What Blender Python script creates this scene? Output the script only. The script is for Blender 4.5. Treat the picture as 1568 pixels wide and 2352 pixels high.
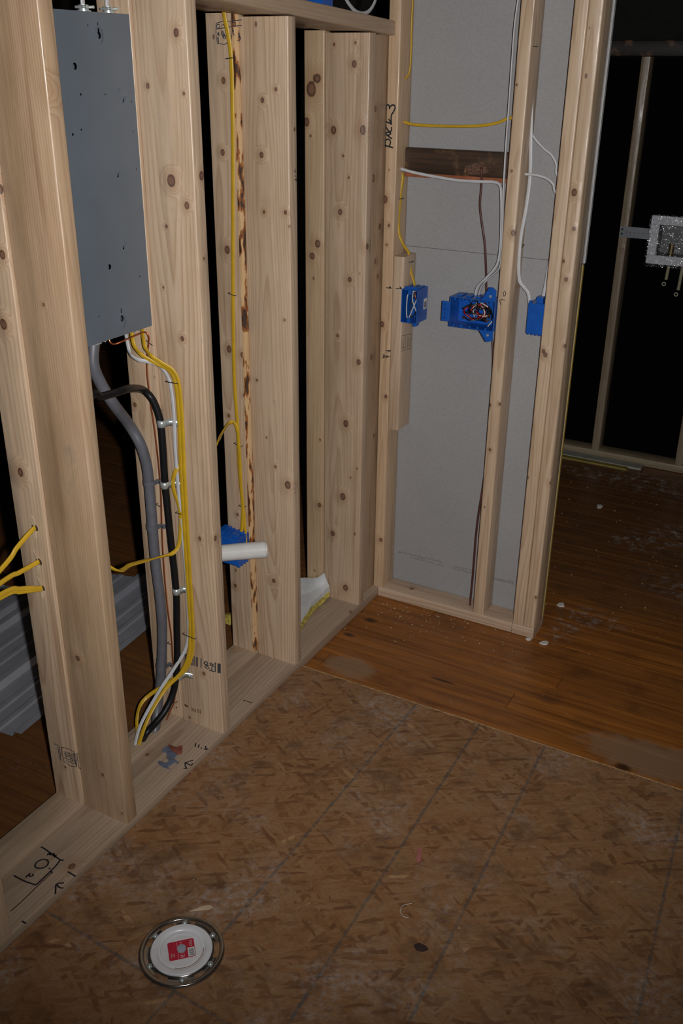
import bpy, bmesh, math, random
from mathutils import Vector, Matrix
random.seed(7)
for o in list(bpy.data.objects): bpy.data.objects.remove(o)
scn = bpy.context.scene
COL = scn.collection

# ------------------------------------------------------------------ camera
# World: X = out of the long stud wall into the room, Y = along that wall, Z = up (metres)
F = 2201.3
CP = Vector((1.33533, -1.36043, 1.76023))
RT = Vector((0.87663, 0.48106, 0.01020)); DN = Vector((0.21164, -0.36645, -0.90605)); FW = Vector((-0.43212, 0.79643, -0.42305))
cd = bpy.data.cameras.new('camera'); cam = bpy.data.objects.new('camera', cd); COL.objects.link(cam)
cd.sensor_fit = 'VERTICAL'; cd.sensor_height = 36.0; cd.lens = F/2352*36.0; cd.clip_start = 0.02
m = Matrix((RT, -DN, -FW)).transposed().to_4x4(); m.translation = CP
cam.matrix_world = m; scn.camera = cam

# ------------------------------------------------------------------ world, flash, exposure
w = bpy.data.worlds.new('world'); scn.world = w; w.use_nodes = True
w.node_tree.nodes['Background'].inputs[0].default_value = (0.55, 0.62, 0.75, 1)
w.node_tree.nodes['Background'].inputs[1].default_value = 0.0025
fd = bpy.data.lights.new('camera_flash', 'SPOT'); fl = bpy.data.objects.new('camera_flash', fd); COL.objects.link(fl)
fd.energy = 205; fd.shadow_soft_size = 0.014; fd.spot_size = math.radians(97); fd.spot_blend = 1.0; fd.color = (1.0, 0.99, 0.985)
fl.location = CP + RT*0.085 - DN*0.012 - FW*0.03           # pop-up flash, beside the lens of the camera held upright
AIM = (FW + RT*0.01 + DN*-0.20).normalized()
fl.rotation_euler = AIM.to_track_quat('-Z', 'Y').to_euler()
scn.view_settings.view_transform = 'Standard'; scn.view_settings.look = 'None'
scn.view_settings.exposure = 0.0; scn.view_settings.gamma = 1.0; scn.view_settings.use_curve_mapping = False

def at(px, py, ax, v):
    """point of the plane <ax>=v seen at pixel (px,py)"""
    r = RT*((px-784)/F) + DN*((py-1176)/F) + FW
    i = 'xyz'.index(ax)
    return CP + r*((v-CP[i])/r[i])

# ------------------------------------------------------------------ object helpers
WM = {}
def place(o, parent=None, wm=None):
    COL.objects.link(o)
    wm = wm or Matrix.Identity(4)
    WM[o.name] = wm
    if parent is not None:
        o.parent = parent; o.matrix_parent_inverse = WM[parent.name].inverted()
    o.matrix_basis = wm
    return o
def T(v): return Matrix.Translation(Vector(v))
def thing(name, label, cat, loc, group=None, kind=None):
    o = bpy.data.objects.new(name, None); o.empty_display_size = .05
    place(o, None, T(loc)); tag(o, label, cat, group, kind); return o
def tag(o, label, cat, group=None, kind=None):
    o['label'] = label; o['category'] = cat
    if group: o['group'] = group
    if kind: o['kind'] = kind
    return o

class MB:
    def __init__(s): s.v = []; s.f = []
    def add(s, vs, fs):
        n = len(s.v); s.v += [Vector(q) for q in vs]; s.f += [tuple(i+n for i in f) for f in fs]; return s
    def box(s, lo, hi):
        x0, y0, z0 = lo; x1, y1, z1 = hi
        return s.add([(x0,y0,z0),(x1,y0,z0),(x1,y1,z0),(x0,y1,z0),(x0,y0,z1),(x1,y0,z1),(x1,y1,z1),(x0,y1,z1)],
                     [(0,3,2,1),(4,5,6,7),(0,1,5,4),(1,2,6,5),(2,3,7,6),(3,0,4,7)])
    def hexa(s, a, b):          # two quads (4 points each), joined
        return s.add(list(a)+list(b), [(3,2,1,0),(4,5,6,7),(0,1,5,4),(1,2,6,5),(2,3,7,6),(3,0,4,7)])
    def prism(s, pts, d):       # planar outline extruded by vector d
        n = len(pts); d = Vector(d)
        return s.add([Vector(p) for p in pts]+[Vector(p)+d for p in pts],
              [tuple(range(n))[::-1], tuple(range(n, 2*n))]+[(i, (i+1)%n, n+(i+1)%n, n+i) for i in range(n)])
    def cyl(s, a, b, r, n=16, r2=None, cap=True):
        a = Vector(a); b = Vector(b); t = (b-a).normalized(); r2 = r if r2 is None else r2
        u = t.orthogonal().normalized(); v = t.cross(u)
        vs = [a+(u*math.cos(k*2*math.pi/n)+v*math.sin(k*2*math.pi/n))*r for k in range(n)]
        vs += [b+(u*math.cos(k*2*math.pi/n)+v*math.sin(k*2*math.pi/n))*r2 for k in range(n)]
        fs = [(i, (i+1)%n, n+(i+1)%n, n+i) for i in range(n)]
        if cap: fs += [tuple(range(n))[::-1], tuple(range(n, 2*n))]
        return s.add(vs, fs)
    def lathe(s, c, prof, n=48, a0=0, a1=2*math.pi):   # profile (r,z) about vertical axis through c
        c = Vector(c); full = abs(a1-a0-2*math.pi) < 1e-6; k = n if full else n+1; q = len(prof)
        vs = [c+Vector((r*math.cos(a0+(a1-a0)*i/n), r*math.sin(a0+(a1-a0)*i/n), z)) for i in range(k) for r, z in prof]
        fs = []
        for i in range(n):
            j = (i+1) % k
            for t in range(q-1): fs.append((i*q+t, j*q+t, j*q+t+1, i*q+t+1))
        return s.add(vs, fs)
    def sweep(s, pts, a, b=None, up=(0,-1,0), n=12, cap=True, waist=0):
        """oval tube along pts: half-width a across, half-thickness b along 'up'"""
        b = b or a; up = Vector(up); rings = []
        for i, p in enumerate(pts):
            t = (pts[min(i+1, len(pts)-1)]-pts[max(i-1, 0)]).normalized()
            w_ = t.cross(up)
            if w_.length < .15: w_ = t.cross(up+Vector((.3,.2,.5)))
            w_.normalize(); h = w_.cross(t).normalized()
            if i and rings_w.dot(w_) < 0: w_ = -w_; h = -h
            rings_w = w_
            ring = []
            for k in range(n):
                c, sn = math.cos(k*2*math.pi/n), math.sin(k*2*math.pi/n)
                ring.append(p+w_*(a*c)+h*(b*sn*(1-waist*math.exp(-(c/.35)**2))))
            rings.append(ring)
        vs = [q for r in rings for q in r]; fs = []
        for i in range(len(rings)-1):
            for k in range(n): fs.append((i*n+k, i*n+(k+1)%n, (i+1)*n+(k+1)%n, (i+1)*n+k))
        if cap: fs += [tuple(range(n))[::-1], tuple((len(rings)-1)*n+k for k in range(n))]
        return s.add(vs, fs)
    def build(s, name, mat, parent=None, origin=None, smooth=False, bevel=0, fix=True):
        if origin is None:
            origin = Vector((sum(v.x for v in s.v), sum(v.y for v in s.v), min(v.z for v in s.v)*len(s.v)))/len(s.v)
        origin = Vector(origin)
        me = bpy.data.meshes.new(name)
        me.from_pydata([v-origin for v in s.v], [], s.f)
        bm = bmesh.new(); bm.from_mesh(me)
        if fix: bmesh.ops.recalc_face_normals(bm, faces=bm.faces)
        if bevel:
            bmesh.ops.bevel(bm, geom=[e for e in bm.edges if e.is_manifold and e.calc_face_angle(0) > .6], offset=bevel, segments=2, affect='EDGES', profile=.6)
        bm.to_mesh(me); bm.free()
        if smooth:
            me.polygons.foreach_set('use_smooth', [True]*len(me.polygons)); me.update()
            if smooth != True: me.set_sharp_from_angle(angle=math.radians(smooth))
        if mat: me.materials.append(mat)
        o = bpy.data.objects.new(name, me)
        return place(o, parent, T(origin))

def spline(P, k=8):
    P = [Vector(p) for p in P]; out = []
    for i in range(len(P)-1):
        p0, p1, p2, p3 = P[max(i-1,0)], P[i], P[i+1], P[min(i+2,len(P)-1)]
        for j in range(k):
            t = j/k
            out.append(.5*((2*p1)+(p2-p0)*t+(2*p0-5*p1+4*p2-p3)*t*t+(3*p1-p0-3*p2+p3)*t**3))
    out.append(P[-1]); return out

# ------------------------------------------------------------------ materials
class NT:
    def __init__(s, name):
        s.m = bpy.data.materials.new(name); s.m.use_nodes = True; s.t = s.m.node_tree
        s.b = s.t.nodes['Principled BSDF']
    def n(s, ty, **kw):
        nd = s.t.nodes.new(ty)
        for k, v in kw.items():
            if k.startswith('_'): setattr(nd, k[1:], v)
            else: s.set(nd, k, v)
        return nd
    def set(s, nd, k, v):
        i = nd.inputs[int(k[1:])] if k[0] == 'i' and k[1:].isdigit() else nd.inputs[k]
        if isinstance(v, bpy.types.NodeSocket): s.t.links.new(v, i)
        else: i.default_value = v
    def ma(s, op, a, b=0.0, c=None, clamp=False):
        nd = s.n('ShaderNodeMath', _operation=op, i0=a, i1=b); nd.use_clamp = clamp
        if c is not None: s.set(nd, 'i2', c)
        return nd.outputs[0]
    def vm(s, op, a, b=(0,0,0)):
        nd = s.n('ShaderNodeVectorMath', _operation=op, i0=a, i1=b)
        return nd.outputs[1] if op in ('LENGTH', 'DOT_PRODUCT', 'DISTANCE') else nd.outputs[0]
    def mr(s, v, a, b, c=0.0, d=1.0, sm=True):
        nd = s.n('ShaderNodeMapRange', i0=v, i1=a, i2=b, i3=c, i4=d); nd.interpolation_type = 'SMOOTHSTEP' if sm else 'LINEAR'; return nd.outputs[0]
    def mix(s, f, a, b, bt='MIX'):
        nd = s.n('ShaderNodeMix', _data_type='RGBA', _blend_type=bt)
        s.set(nd, 'i0', f)
        for i, v in ((6, a), (7, b)):
            if isinstance(v, tuple) and len(v) == 3: v = v+(1,)
            s.set(nd, 'i%d' % i, v)
        return nd.outputs[2]
    def noise(s, vec, scale, detail=2.0, rough=.5, dist=0.0, out=0):
        nd = s.n('ShaderNodeTexNoise', Vector=vec, Scale=scale, Detail=detail, Roughness=rough, Distortion=dist); return nd.outputs[out]
    def obj(s): return s.n('ShaderNodeTexCoord').outputs['Object']
    def pos(s): return s.n('ShaderNodeNewGeometry').outputs['Position']
    def bump(s, h, strength, dist):
        nd = s.n('ShaderNodeBump', Height=h, Strength=strength, Distance=dist); s.set(s.b, 'Normal', nd.outputs[0]); return nd
    def p(s, **kw):
        for k, v in kw.items(): s.set(s.b, k.replace('_', ' '), v if not (isinstance(v, tuple) and len(v) == 3) else v+(1,))

def plain(name, col, rough=.5, metal=0.0, var=0.12, vs=30, bump=0.0, bs=60, spec=.5):
    n = NT(name); p = n.obj()
    f = n.noise(p, vs, 3)
    k = n.mr(f, .3, .7, 1-var, 1+var, False)
    c = n.mix(1.0, col, n.n('ShaderNodeCombineColor', i0=k, i1=k, i2=k).outputs[0], 'MULTIPLY')
    n.p(Base_Color=c, Roughness=rough, Metallic=metal)
    n.set(n.b, 'Specular IOR Level', spec)
    if bump: n.bump(n.noise(p, bs, 3), .6, bump)
    return n.m

def wood(name, knots=(), early=(.555,.405,.275), late=(.355,.215,.120), seed=0, ring=.0075, off=(.03,.09), rough=.38, wob=.02, sheen=.0060, extra=None):
    """sawn spruce: growth rings bent round the knots. knots = (x,y,z,r) in the piece's own space, length along z"""
    n = NT(name); p = n.obj()
    ps = n.vm('ADD', p, (seed*1.37, seed*2.11, seed*.77))
    low = n.noise(n.vm('MULTIPLY', ps, (5, 5, .75)), 1.0, 2, .5)
    mid = n.noise(n.vm('MULTIPLY', ps, (30, 30, 3.0)), 1.0, 2, .5)
    fine = n.noise(n.vm('MULTIPLY', ps, (420, 420, 9)), 1.0, 3, .6)
    sx = n.n('ShaderNodeSeparateXYZ', i0=p)
    x = n.ma('ADD', sx.outputs[0], off[0]); y = n.ma('ADD', sx.outputs[1], off[1])
    r = n.ma('SQRT', n.ma('ADD', n.ma('MULTIPLY', x, x), n.ma('MULTIPLY', y, y)))
    r = n.ma('ADD', r, n.ma('MULTIPLY', n.ma('SUBTRACT', low, .5), wob*4))
    r = n.ma('ADD', r, n.ma('MULTIPLY', n.ma('SUBTRACT', mid, .5), wob*.16))
    core = None; halo = None; hump = None
    for (kx, ky, kz, kr) in knots:
        d = n.vm('LENGTH', n.vm('MULTIPLY', n.vm('SUBTRACT', p, (kx, ky, kz)), (1/kr, 1/kr, .80/kr)))
        d = n.ma('ADD', d, n.ma('MULTIPLY', n.ma('SUBTRACT', mid, .5), 1.3))
        c_ = n.mr(d, 1.02, .72); h_ = n.mr(d, 4.2, .8); e_ = n.ma('MULTIPLY', n.mr(d, .45, .85), n.mr(d, 1.12, .9))
        r = n.ma('ADD', r, n.ma('MULTIPLY', n.ma('MULTIPLY', h_, h_), kr*3.0))
        hump_ = n.ma('MULTIPLY', h_, min(1.0, (kr/.009)**1.5))
        hump = hump_ if hump is None else n.ma('MAXIMUM', hump, hump_)
        edge = e_ if core is None else n.ma('MAXIMUM', edge, e_)
        core = c_ if core is None else n.ma('MAXIMUM', core, c_)
        halo = h_ if halo is None else n.ma('MAXIMUM', halo, h_)
    fr = n.ma('FRACT', n.ma('DIVIDE', n.ma('ADD', r, 5.0), ring))
    lt = n.ma('MULTIPLY', n.ma('POWER', fr, 2.6), n.mr(fr, 1.0, .90))
    lt = n.ma('MULTIPLY', lt, n.mr(low, .3, .7, .5, 1.0))
    c = n.mix(lt, early, late)
    blot = n.noise(n.vm('MULTIPLY', ps, (9, 9, 2.0)), 1.0, 4, .6)
    c = n.mix(n.mr(blot, .48, .74, 0, .48), c, (early[0]*.62, early[1]*.55, early[2]*.47))
    strk = n.noise(n.vm('MULTIPLY', ps, (38, 38, 1.1)), 1.0, 3, .55, .3)
    c = n.mix(n.mr(strk, .56, .76, 0, .55), c, (early[0]*.58, early[1]*.46, early[2]*.36))
    smud = n.noise(n.vm('MULTIPLY', ps, (11, 11, 7)), 1.0, 5, .7, .6)
    c = n.mix(n.mr(smud, .63, .80, 0, .40), c, (.17, .15, .135))
    k = n.mr(fine, .25, .75, .88, 1.10, False)
    c = n.mix(1.0, c, n.n('ShaderNodeCombineColor', i0=k, i1=k, i2=k).outputs[0], 'MULTIPLY')
    # small dark pin marks
    vo = n.n('ShaderNodeTexVoronoi', Vector=n.vm('MULTIPLY', ps, (16, 16, 9)), Scale=1.0, Randomness=1.0)
    pin = n.ma('MULTIPLY', n.mr(vo.outputs['Distance'], .075, .045), n.mr(n.n('ShaderNodeSeparateColor', i0=vo.outputs['Color']).outputs[0], .72, .74))
    c = n.mix(n.ma('MULTIPLY', pin, .75), c, (.10, .05, .03))
    if core is not None:
        hb = n.ma('MULTIPLY', n.ma('MULTIPLY', halo, halo), .38)
        c = n.mix(hb, c, (.33, .16, .07))
        c = n.mix(n.ma('MULTIPLY', core, .90), c, n.mix(n.mr(fine, .35, .65), (.125, .055, .032), (.21, .10, .06)))
        c = n.mix(n.ma('MULTIPLY', edge, .75), c, (.045, .02, .012))
    if extra: c = extra(n, p, c, sx)
    n.p(Base_Color=c, Roughness=n.mr(smud, .35, .6, rough-.06, rough+.16, False))
    n.set(n.b, 'Specular IOR Level', .9)
    wave = n.noise(n.vm('MULTIPLY', ps, (22, 22, 2.4)), 1.0, 2, .45)
    h = n.ma('ADD', n.ma('MULTIPLY', wave, sheen), n.ma('MULTIPLY', fine, .00012))
    if halo is not None: h = n.ma('ADD', h, n.ma('MULTIPLY', hump, sheen*.45))
    n.bump(h, 1.0, 1.0)
    return n.m

def wood_old(name, col, rough=.5):
    n = NT(name); p = n.obj()
    g = n.noise(n.vm('MULTIPLY', p, (60, 60, 4)), 1.0, 4, .6); b = n.noise(p, 14, 4, .6)
    c = n.mix(n.mr(g, .35, .7), tuple(q*1.15 for q in col), tuple(q*.5 for q in col))
    c = n.mix(n.mr(b, .52, .75, 0, .6), c, (.30, .15, .06))
    n.p(Base_Color=c, Roughness=rough); n.bump(g, .5, .001); return n.m

M_ink = plain('marker_ink', (.012,.013,.018), .55)
M_stamp = plain('stamp_ink', (.045,.045,.055), .7, var=.5, vs=300)
M_redink = plain('red_brown_ink', (.10,.025,.012), .7)
M_yel = plain('yellow_cable_jacket', (.52,.315,.016), .38, var=.08)
M_whi = plain('white_cable_jacket', (.50,.50,.51), .38, var=.06)
M_blk = plain('black_cable_jacket', (.007,.007,.0075), .42, spec=.3)
M_gry = plain('grey_conduit_plastic', (.108,.108,.122), .42)
M_cop = plain('copper_wire', (.55,.16,.06), .32, .85)
M_brn = plain('brown_wire_jacket', (.085,.028,.024), .38)
M_zinc = plain('zinc_plated_steel', (.50,.54,.53), .30, .55)
M_dzinc = plain('dark_staple_steel', (.06,.065,.065), .4, .7)
M_blue = plain('blue_box_plastic', (.008,.088,.40), .30, var=.10, vs=40, bump=.0002, bs=200)
M_pvc = plain('white_pvc', (.62,.61,.58), .28, var=.05)
M_panel = plain('grey_panel_paint', (.105,.126,.150), .40, var=.06, vs=9, bump=.0012, bs=7)
M_wite = plain('white_plastic', (.72,.72,.74), .32, var=.05)
M_red = plain('red_label', (.50,.015,.045), .4)
M_lblw = plain('label_white', (.70,.68,.66), .5)
M_lblk = plain('label_black', (.03,.03,.03), .5)
M_dark = plain('dark_void', (.006,.006,.006), .8)
M_darkness = plain('painted_darkness', (.0012,.0012,.0014), .9, spec=.06)  # near-black colour painting the unlit depth behind the far studs
M_steel = plain('stainless_steel', (.34,.31,.28), .20, .92, var=.15)
M_batt = plain('kraft_paper_face', (.56,.57,.57), .6, var=.08, bump=.0015, bs=25)
M_fib = plain('yellow_fibreglass', (.42,.33,.06), .95, var=.5, vs=90, bump=.004, bs=150)
M_scrap = plain('slate_grey_sealant', (.115,.135,.185), .5, var=.25, vs=60, bump=.001)
M_rust = plain('rust_brown_scrap', (.20,.06,.04), .6, var=.4, vs=60, bump=.001)
M_chip = plain('pale_wood_chip', (.55,.43,.28), .6, var=.15)
M_crumb = plain('plaster_crumb', (.62,.60,.56), .8)
M_pink = plain('pink_crayon_smear', (.36,.12,.10), .6)
M_frame = wood('framing_spruce_plain', seed=41)

def drywall_mat(name, col):
    n = NT(name); p = n.pos()
    f = n.noise(p, 260, 3, .6); b = n.noise(p, 3, 3)
    vo = n.n('ShaderNodeTexVoronoi', Vector=p, Scale=34.0)
    sp = n.mr(vo.outputs['Distance'], .045, .02)
    k = n.ma('ADD', n.mr(f, .3, .7, .90, 1.08, False), n.mr(b, .3, .7, -.05, .05, False))
    c = n.mix(1.0, col, n.n('ShaderNodeCombineColor', i0=k, i1=k, i2=k).outputs[0], 'MULTIPLY')
    c = n.mix(n.ma('MULTIPLY', sp, .55), c, (.12, .09, .07))
    n.p(Base_Color=c, Roughness=.85); n.bump(f, .4, .0003); return n.m
M_dry = drywall_mat('grey_gypsum_paper', (.300, .293, .293))
M_dryedge = drywall_mat('gypsum_edge', (.42, .42, .41))

def osb_mat():
    n = NT('oriented_strand_board'); p = n.pos()
    nz = n.noise(p, 26, 2, .5, out=1)
    q = n.vm('ADD', p, n.vm('MULTIPLY', n.vm('SUBTRACT', nz, (.5,.5,.5)), (.012,.012,0)))
    c = (.25, .125, .052)
    ramp_cols = [(.165,.072,.028), (.285,.138,.056), (.480,.270,.125), (.310,.172,.082)]
    h = None
    for i, (ang, sx, sy) in enumerate(((.25, 12, 48), (1.45, 11, 62), (2.25, 13, 58), (.85, 12, 68), (2.85, 11, 72), (1.85, 14, 76), (.5, 14, 84), (2.55, 17, 96))):
        rt_ = n.n('ShaderNodeVectorRotate', Vector=q, Angle=ang, _rotation_type='Z_AXIS')
        mp = n.n('ShaderNodeMapping', Vector=rt_.outputs[0]); mp.inputs['Scale'].default_value = (sx, sy, 0)
        mp.inputs['Location'].default_value = (i*3.7, i*1.9, 0)
        vo = n.n('ShaderNodeTexVoronoi', Vector=mp.outputs[0], Scale=1.0, _voronoi_dimensions='2D', Randomness=.95)
        s_ = n.n('ShaderNodeSeparateColor', i0=vo.outputs['Color'])
        rp = n.n('ShaderNodeValToRGB', Fac=s_.outputs[0]); cr = rp.color_ramp
        for j, cc in enumerate(ramp_cols):
            e = cr.elements[j] if j < 2 else cr.elements.new(.5)
            e.position = (0, .35, .7, 1)[j]; e.color = cc+(1,)
        msk = n.ma('MULTIPLY', n.mr(s_.outputs[1], .52, .60), n.mr(vo.outputs['Distance'], .70, .40)) if i else 1.0
        gr = n.noise(n.vm('MULTIPLY', mp.outputs[0], (1.0, 5, 1)), 1.6, 4, .65)
        cc = n.mix(n.mr(gr, .40, .70, 0, .5), rp.outputs[0], (.150, .068, .027))
        c = n.mix(msk, c, cc)
        hh = n.ma('MULTIPLY', s_.outputs[2], msk); h = hh if h is None else n.ma('ADD', h, hh)
    # chalk snap lines (blue-grey) lying on the board
    br = n.noise(p, 55, 3, .6)
    for (a, b, wd) in (((.408,.83),(.372,-.9),.0042), ((.610,.83),(.640,-.9),.0042), ((.808,.83),(.862,-.9),.0042), ((1.195,.85),(1.295,-.9),.004), ((-.1,-.279),(1.6,-.385),.0042)):
        d = Vector((b[0]-a[0], b[1]-a[1])).normalized(); nx, ny = -d.y, d.x
        dd = n.ma('ABSOLUTE', n.ma('SUBTRACT', n.vm('DOT_PRODUCT', p, (nx, ny, 0)), nx*a[0]+ny*a[1]))
        dd = n.ma('ADD', dd, n.ma('MULTIPLY', n.ma('SUBTRACT', br, .5), .006))
        c = n.mix(n.ma('MULTIPLY', n.mr(dd, wd*1.25, wd*.5), n.mr(br, .3, .62, .78, .35)), c, (.055, .066, .070))
    # white plaster dust trodden in, grime
    d1 = n.noise(p, 4.2, 5, .62); d2 = n.noise(p, 60, 4, .65)
    c = n.mix(n.ma('MULTIPLY', n.mr(d1, .46, .70), n.mr(d2, .40, .70, .05, .60)), c, (.40, .36, .33))
    g1 = n.noise(p, 11, 5, .65)
    c = n.mix(n.mr(g1, .48, .74, 0, .6), c, (.085, .042, .020))
    n.p(Base_Color=c, Roughness=.62)
    n.set(n.b, 'Specular IOR Level', .35)
    n.bump(n.ma('ADD', h, n.ma('MULTIPLY', d2, .3)), .5, .0012)
    return n.m
M_osb = osb_mat()

def plank_mat():
    n = NT('old_varnished_boards'); p = n.pos()
    rnd = n.n('ShaderNodeObjectInfo').outputs['Random']
    off = n.n('ShaderNodeCombineXYZ', i0=n.ma('MULTIPLY', rnd, 37.0), i1=n.ma('MULTIPLY', rnd, 11.0)).outputs[0]
    q = n.vm('ADD', p, off)
    g = n.noise(n.vm('MULTIPLY', q, (2.2, 46, 1)), 1.0, 4, .6, .4)
    b = n.noise(q, 5, 4, .6)
    c = n.mix(n.mr(g, .3, .75), (.370, .132, .024), (.150, .049, .010))
    c = n.mix(n.mr(rnd, 0, 1, .0, .45, False), c, (.19, .072, .020))
    c = n.mix(n.mr(b, .5, .72, 0, .6), c, (.085, .034, .012))
    # boards are darker and dirtier in the rear room, darker in the room beyond
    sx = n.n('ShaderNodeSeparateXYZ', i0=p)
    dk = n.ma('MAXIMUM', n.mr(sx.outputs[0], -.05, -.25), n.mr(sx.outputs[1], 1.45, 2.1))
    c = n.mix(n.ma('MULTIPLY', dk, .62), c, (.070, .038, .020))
    # bare worn patches and plaster dust of their own shape
    d1 = n.noise(p, 2.6, 5, .65); d2 = n.noise(p, 75, 4, .7)
    c = n.mix(n.ma('MULTIPLY', n.mr(d1, .52, .72), n.mr(d2, .50, .72, 0, .55)), c, (.30, .26, .22))
    sx = n.n('ShaderNodeSeparateXYZ', i0=p)
    # two worn patches beside the OSB edge where the varnish is gone
    for (wx, wy, rx, ry) in ((.13, .93, .085, .055), (1.10, .95, .20, .075)):
        e = n.vm('LENGTH', n.vm('MULTIPLY', n.vm('SUBTRACT', p, (wx, wy, 0)), (1/rx, 1/ry, 0)))
        e = n.ma('ADD', e, n.ma('MULTIPLY', n.ma('SUBTRACT', n.noise(p, 22, 4), .5), .9))
        c = n.mix(n.mr(e, 1.25, .75, 0, .72), c, (.27, .165, .095))
    for (wx, wy, rx, ry) in ((.055, 1.22, .020, .012), (.035, 1.10, .018, .010), (1.33, 1.13, .06, .012), (.42, 1.01, .04, .006), (1.02, .875, .02, .015)):   # dark knots and gouges
        e = n.vm('LENGTH', n.vm('MULTIPLY', n.vm('SUBTRACT', p, (wx, wy, 0)), (1/rx, 1/ry, 0)))
        c = n.mix(n.mr(e, 1.6, .5, 0, .85), c, (.030, .014, .008))
    dn = n.noise(p, 24, 6, .72)
    for (wx, wy, rx, ry) in ((.72, 2.30, .10, .08), (.95, 2.42, .22, .16), (.73, 1.62, .10, .06), (1.15, 2.0, .30, .12), (.66, 1.50, .05, .10), (.55, 2.95, .35, .12), (1.5, 2.5, .5, .25)):
        e = n.vm('LENGTH', n.vm('MULTIPLY', n.vm('SUBTRACT', p, (wx, wy, 0)), (1/rx, 1/ry, 0)))
        c = n.mix(n.ma('MULTIPLY', n.mr(e, 1.5, .2), n.mr(dn, .47, .70, 0, .75)), c, (.42, .40, .38))
    n.p(Base_Color=c, Roughness=n.mr(b, .3, .7, .30, .50, False))
    n.set(n.b, 'Specular IOR Level', .4)
    n.bump(n.ma('ADD', n.ma('MULTIPLY', g, .5), n.ma('MULTIPLY', b, .8)), .5, .0012)
    return n.m
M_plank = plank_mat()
M_sub = plain('dark_subfloor', (.02,.012,.008), .9)

# ------------------------------------------------------------------ lumber
def lumber(name, lo, hi, parent, axis='z', knots=(), seed=0, bev=.0035, tilt=0.0, wane=None, mat=None, segs=1, wk=None, crook=0.0, extra=None):
    """sawn piece filling lo..hi, own z along its length; knots given as world points (x,y,z,r)"""
    lo = Vector(lo); hi = Vector(hi); c = (lo+hi)/2; d = hi-lo
    if axis == 'z': R = Matrix.Identity(4); W, D, L = d.x, d.y, d.z; base = Vector((c.x, c.y, lo.z))
    if axis == 'y': R = Matrix.Rotation(-math.pi/2, 4, 'X'); W, D, L = d.x, d.z, d.y; base = Vector((c.x, lo.y, c.z))
    if axis == 'x': R = Matrix.Rotation(math.pi/2, 4, 'Y'); W, D, L = d.z, d.y, d.x; base = Vector((lo.x, c.y, c.z))
    wm = T(base) @ R @ Matrix.Rotation(tilt, 4, 'X')
    inv = wm.inverted(); lk = []
    for k in knots:
        q = inv @ Vector(k[:3]); lk.append((q.x, q.y, q.z, k[3]))
    prof = []
    for (sx, sy) in ((1,1), (-1,1), (-1,-1), (1,-1)):
        a0 = {(1,1):0, (-1,1):90, (-1,-1):180, (1,-1):270}[(sx,sy)]
        for j in range(3):
            a = math.radians(a0+45*j); prof.append((sx*(W/2-bev)+bev*math.cos(a), sy*(D/2-bev)+bev*math.sin(a), (sx,sy)))
    rr = random.Random(seed*13+5); n = len(prof); vs = []; fs = []
    if wane: segs = 60
    wv = 0
    for i in range(segs+1):
        z = L*i/segs; cw = crook*math.sin(math.pi*i/segs)
        if wane: wv = max(.0, min(1, .55+.25*math.sin(i*.55)+.22*rr.uniform(-1, 1)))
        for (x, y, cn) in prof:
            if wane and cn == wane[0]:
                k = prof.index((x, y, cn)) % 3
                t = (0, .5, 1)[k]; X, Y = cn[0]*W/2, cn[1]*D/2; s_ = wane[1]*wv
                # (1,-1): first point on -y face ... last on +x face
                pa = Vector((X-cn[0]*s_*wane[2], Y)); pb = Vector((X, Y-cn[1]*s_))
                q = pa.lerp(pb, t); x, y = q.x, q.y
            vs.append((x+cw, y, z))
    for i in range(segs):
        for k in range(n): fs.append((i*n+k, i*n+(k+1)%n, (i+1)*n+(k+1)%n, (i+1)*n+k))
    fs += [tuple(range(n))[::-1], tuple(segs*n+k for k in range(n))]
    me = bpy.data.meshes.new(name); me.from_pydata(vs, [], fs)
    me.polygons.foreach_set('use_smooth', [True]*len(me.polygons)); me.update(); me.set_sharp_from_angle(angle=math.radians(50))
    kw = dict(seed=seed); kw.update(wk or {})
    me.materials.append(mat or wood(name+'_wood', lk, extra=extra, **kw))
    o = bpy.data.objects.new(name, me)
    return place(o, parent, wm)

def kn(lst, ax, v, rev=0):
    """knots from (px,py,radius in mm) on the face <ax>=v"""
    return [tuple(at(a, b, ax, v))+(r/1000,) for a, b, r in lst]

def struct(name, label, cat, loc):
    return thing(name, label, cat, loc, kind='structure')

# ================================================================== FLOOR
fl_o = MB().box((-4.4,-1.6,-.06), (3.4,5.2,-.0215)).build('floor', M_sub)
tag(fl_o, 'old floor of narrow orange brown varnished boards running under the stud walls', 'floor', kind='structure')
bw = .083
ume = MB().box((0,0,0), (1,1,1))
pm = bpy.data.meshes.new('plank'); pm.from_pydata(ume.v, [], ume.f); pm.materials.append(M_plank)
y = -.35; row = 0; rp_ = random.Random(3)
while y < 5.0:
    if y > 3.6: xs = [-4.2, 3.2]
    else:
        xs = [-4.2]; x = -4.2+rp_.uniform(.8, 2.6)
        while x < 3.0: xs.append(x); x += rp_.uniform(1.5, 3.0)
        xs.append(3.2)
    for a, b in zip(xs[:-1], xs[1:]):
        if y < .70 and a > .25: continue             # wholly under the strand board sheet
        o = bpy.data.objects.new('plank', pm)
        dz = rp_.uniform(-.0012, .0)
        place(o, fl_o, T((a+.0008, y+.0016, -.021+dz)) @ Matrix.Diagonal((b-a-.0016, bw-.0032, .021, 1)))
    y += bw; row += 1

osb = MB().box((.002,-1.5,.0), (2.4,.838,.018)).build('osb_sheet', M_osb, bevel=.0012)
tag(osb, 'oriented strand board sheet with blue chalk lines, laid over the old boards', 'subfloor panel')
MB().box((.004,.8365,.0130), (2.398,.8398,.0186)).build('raw_edge', plain('raw_strand_edge', (.42,.27,.13), .8, var=.4, vs=90), osb)

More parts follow.
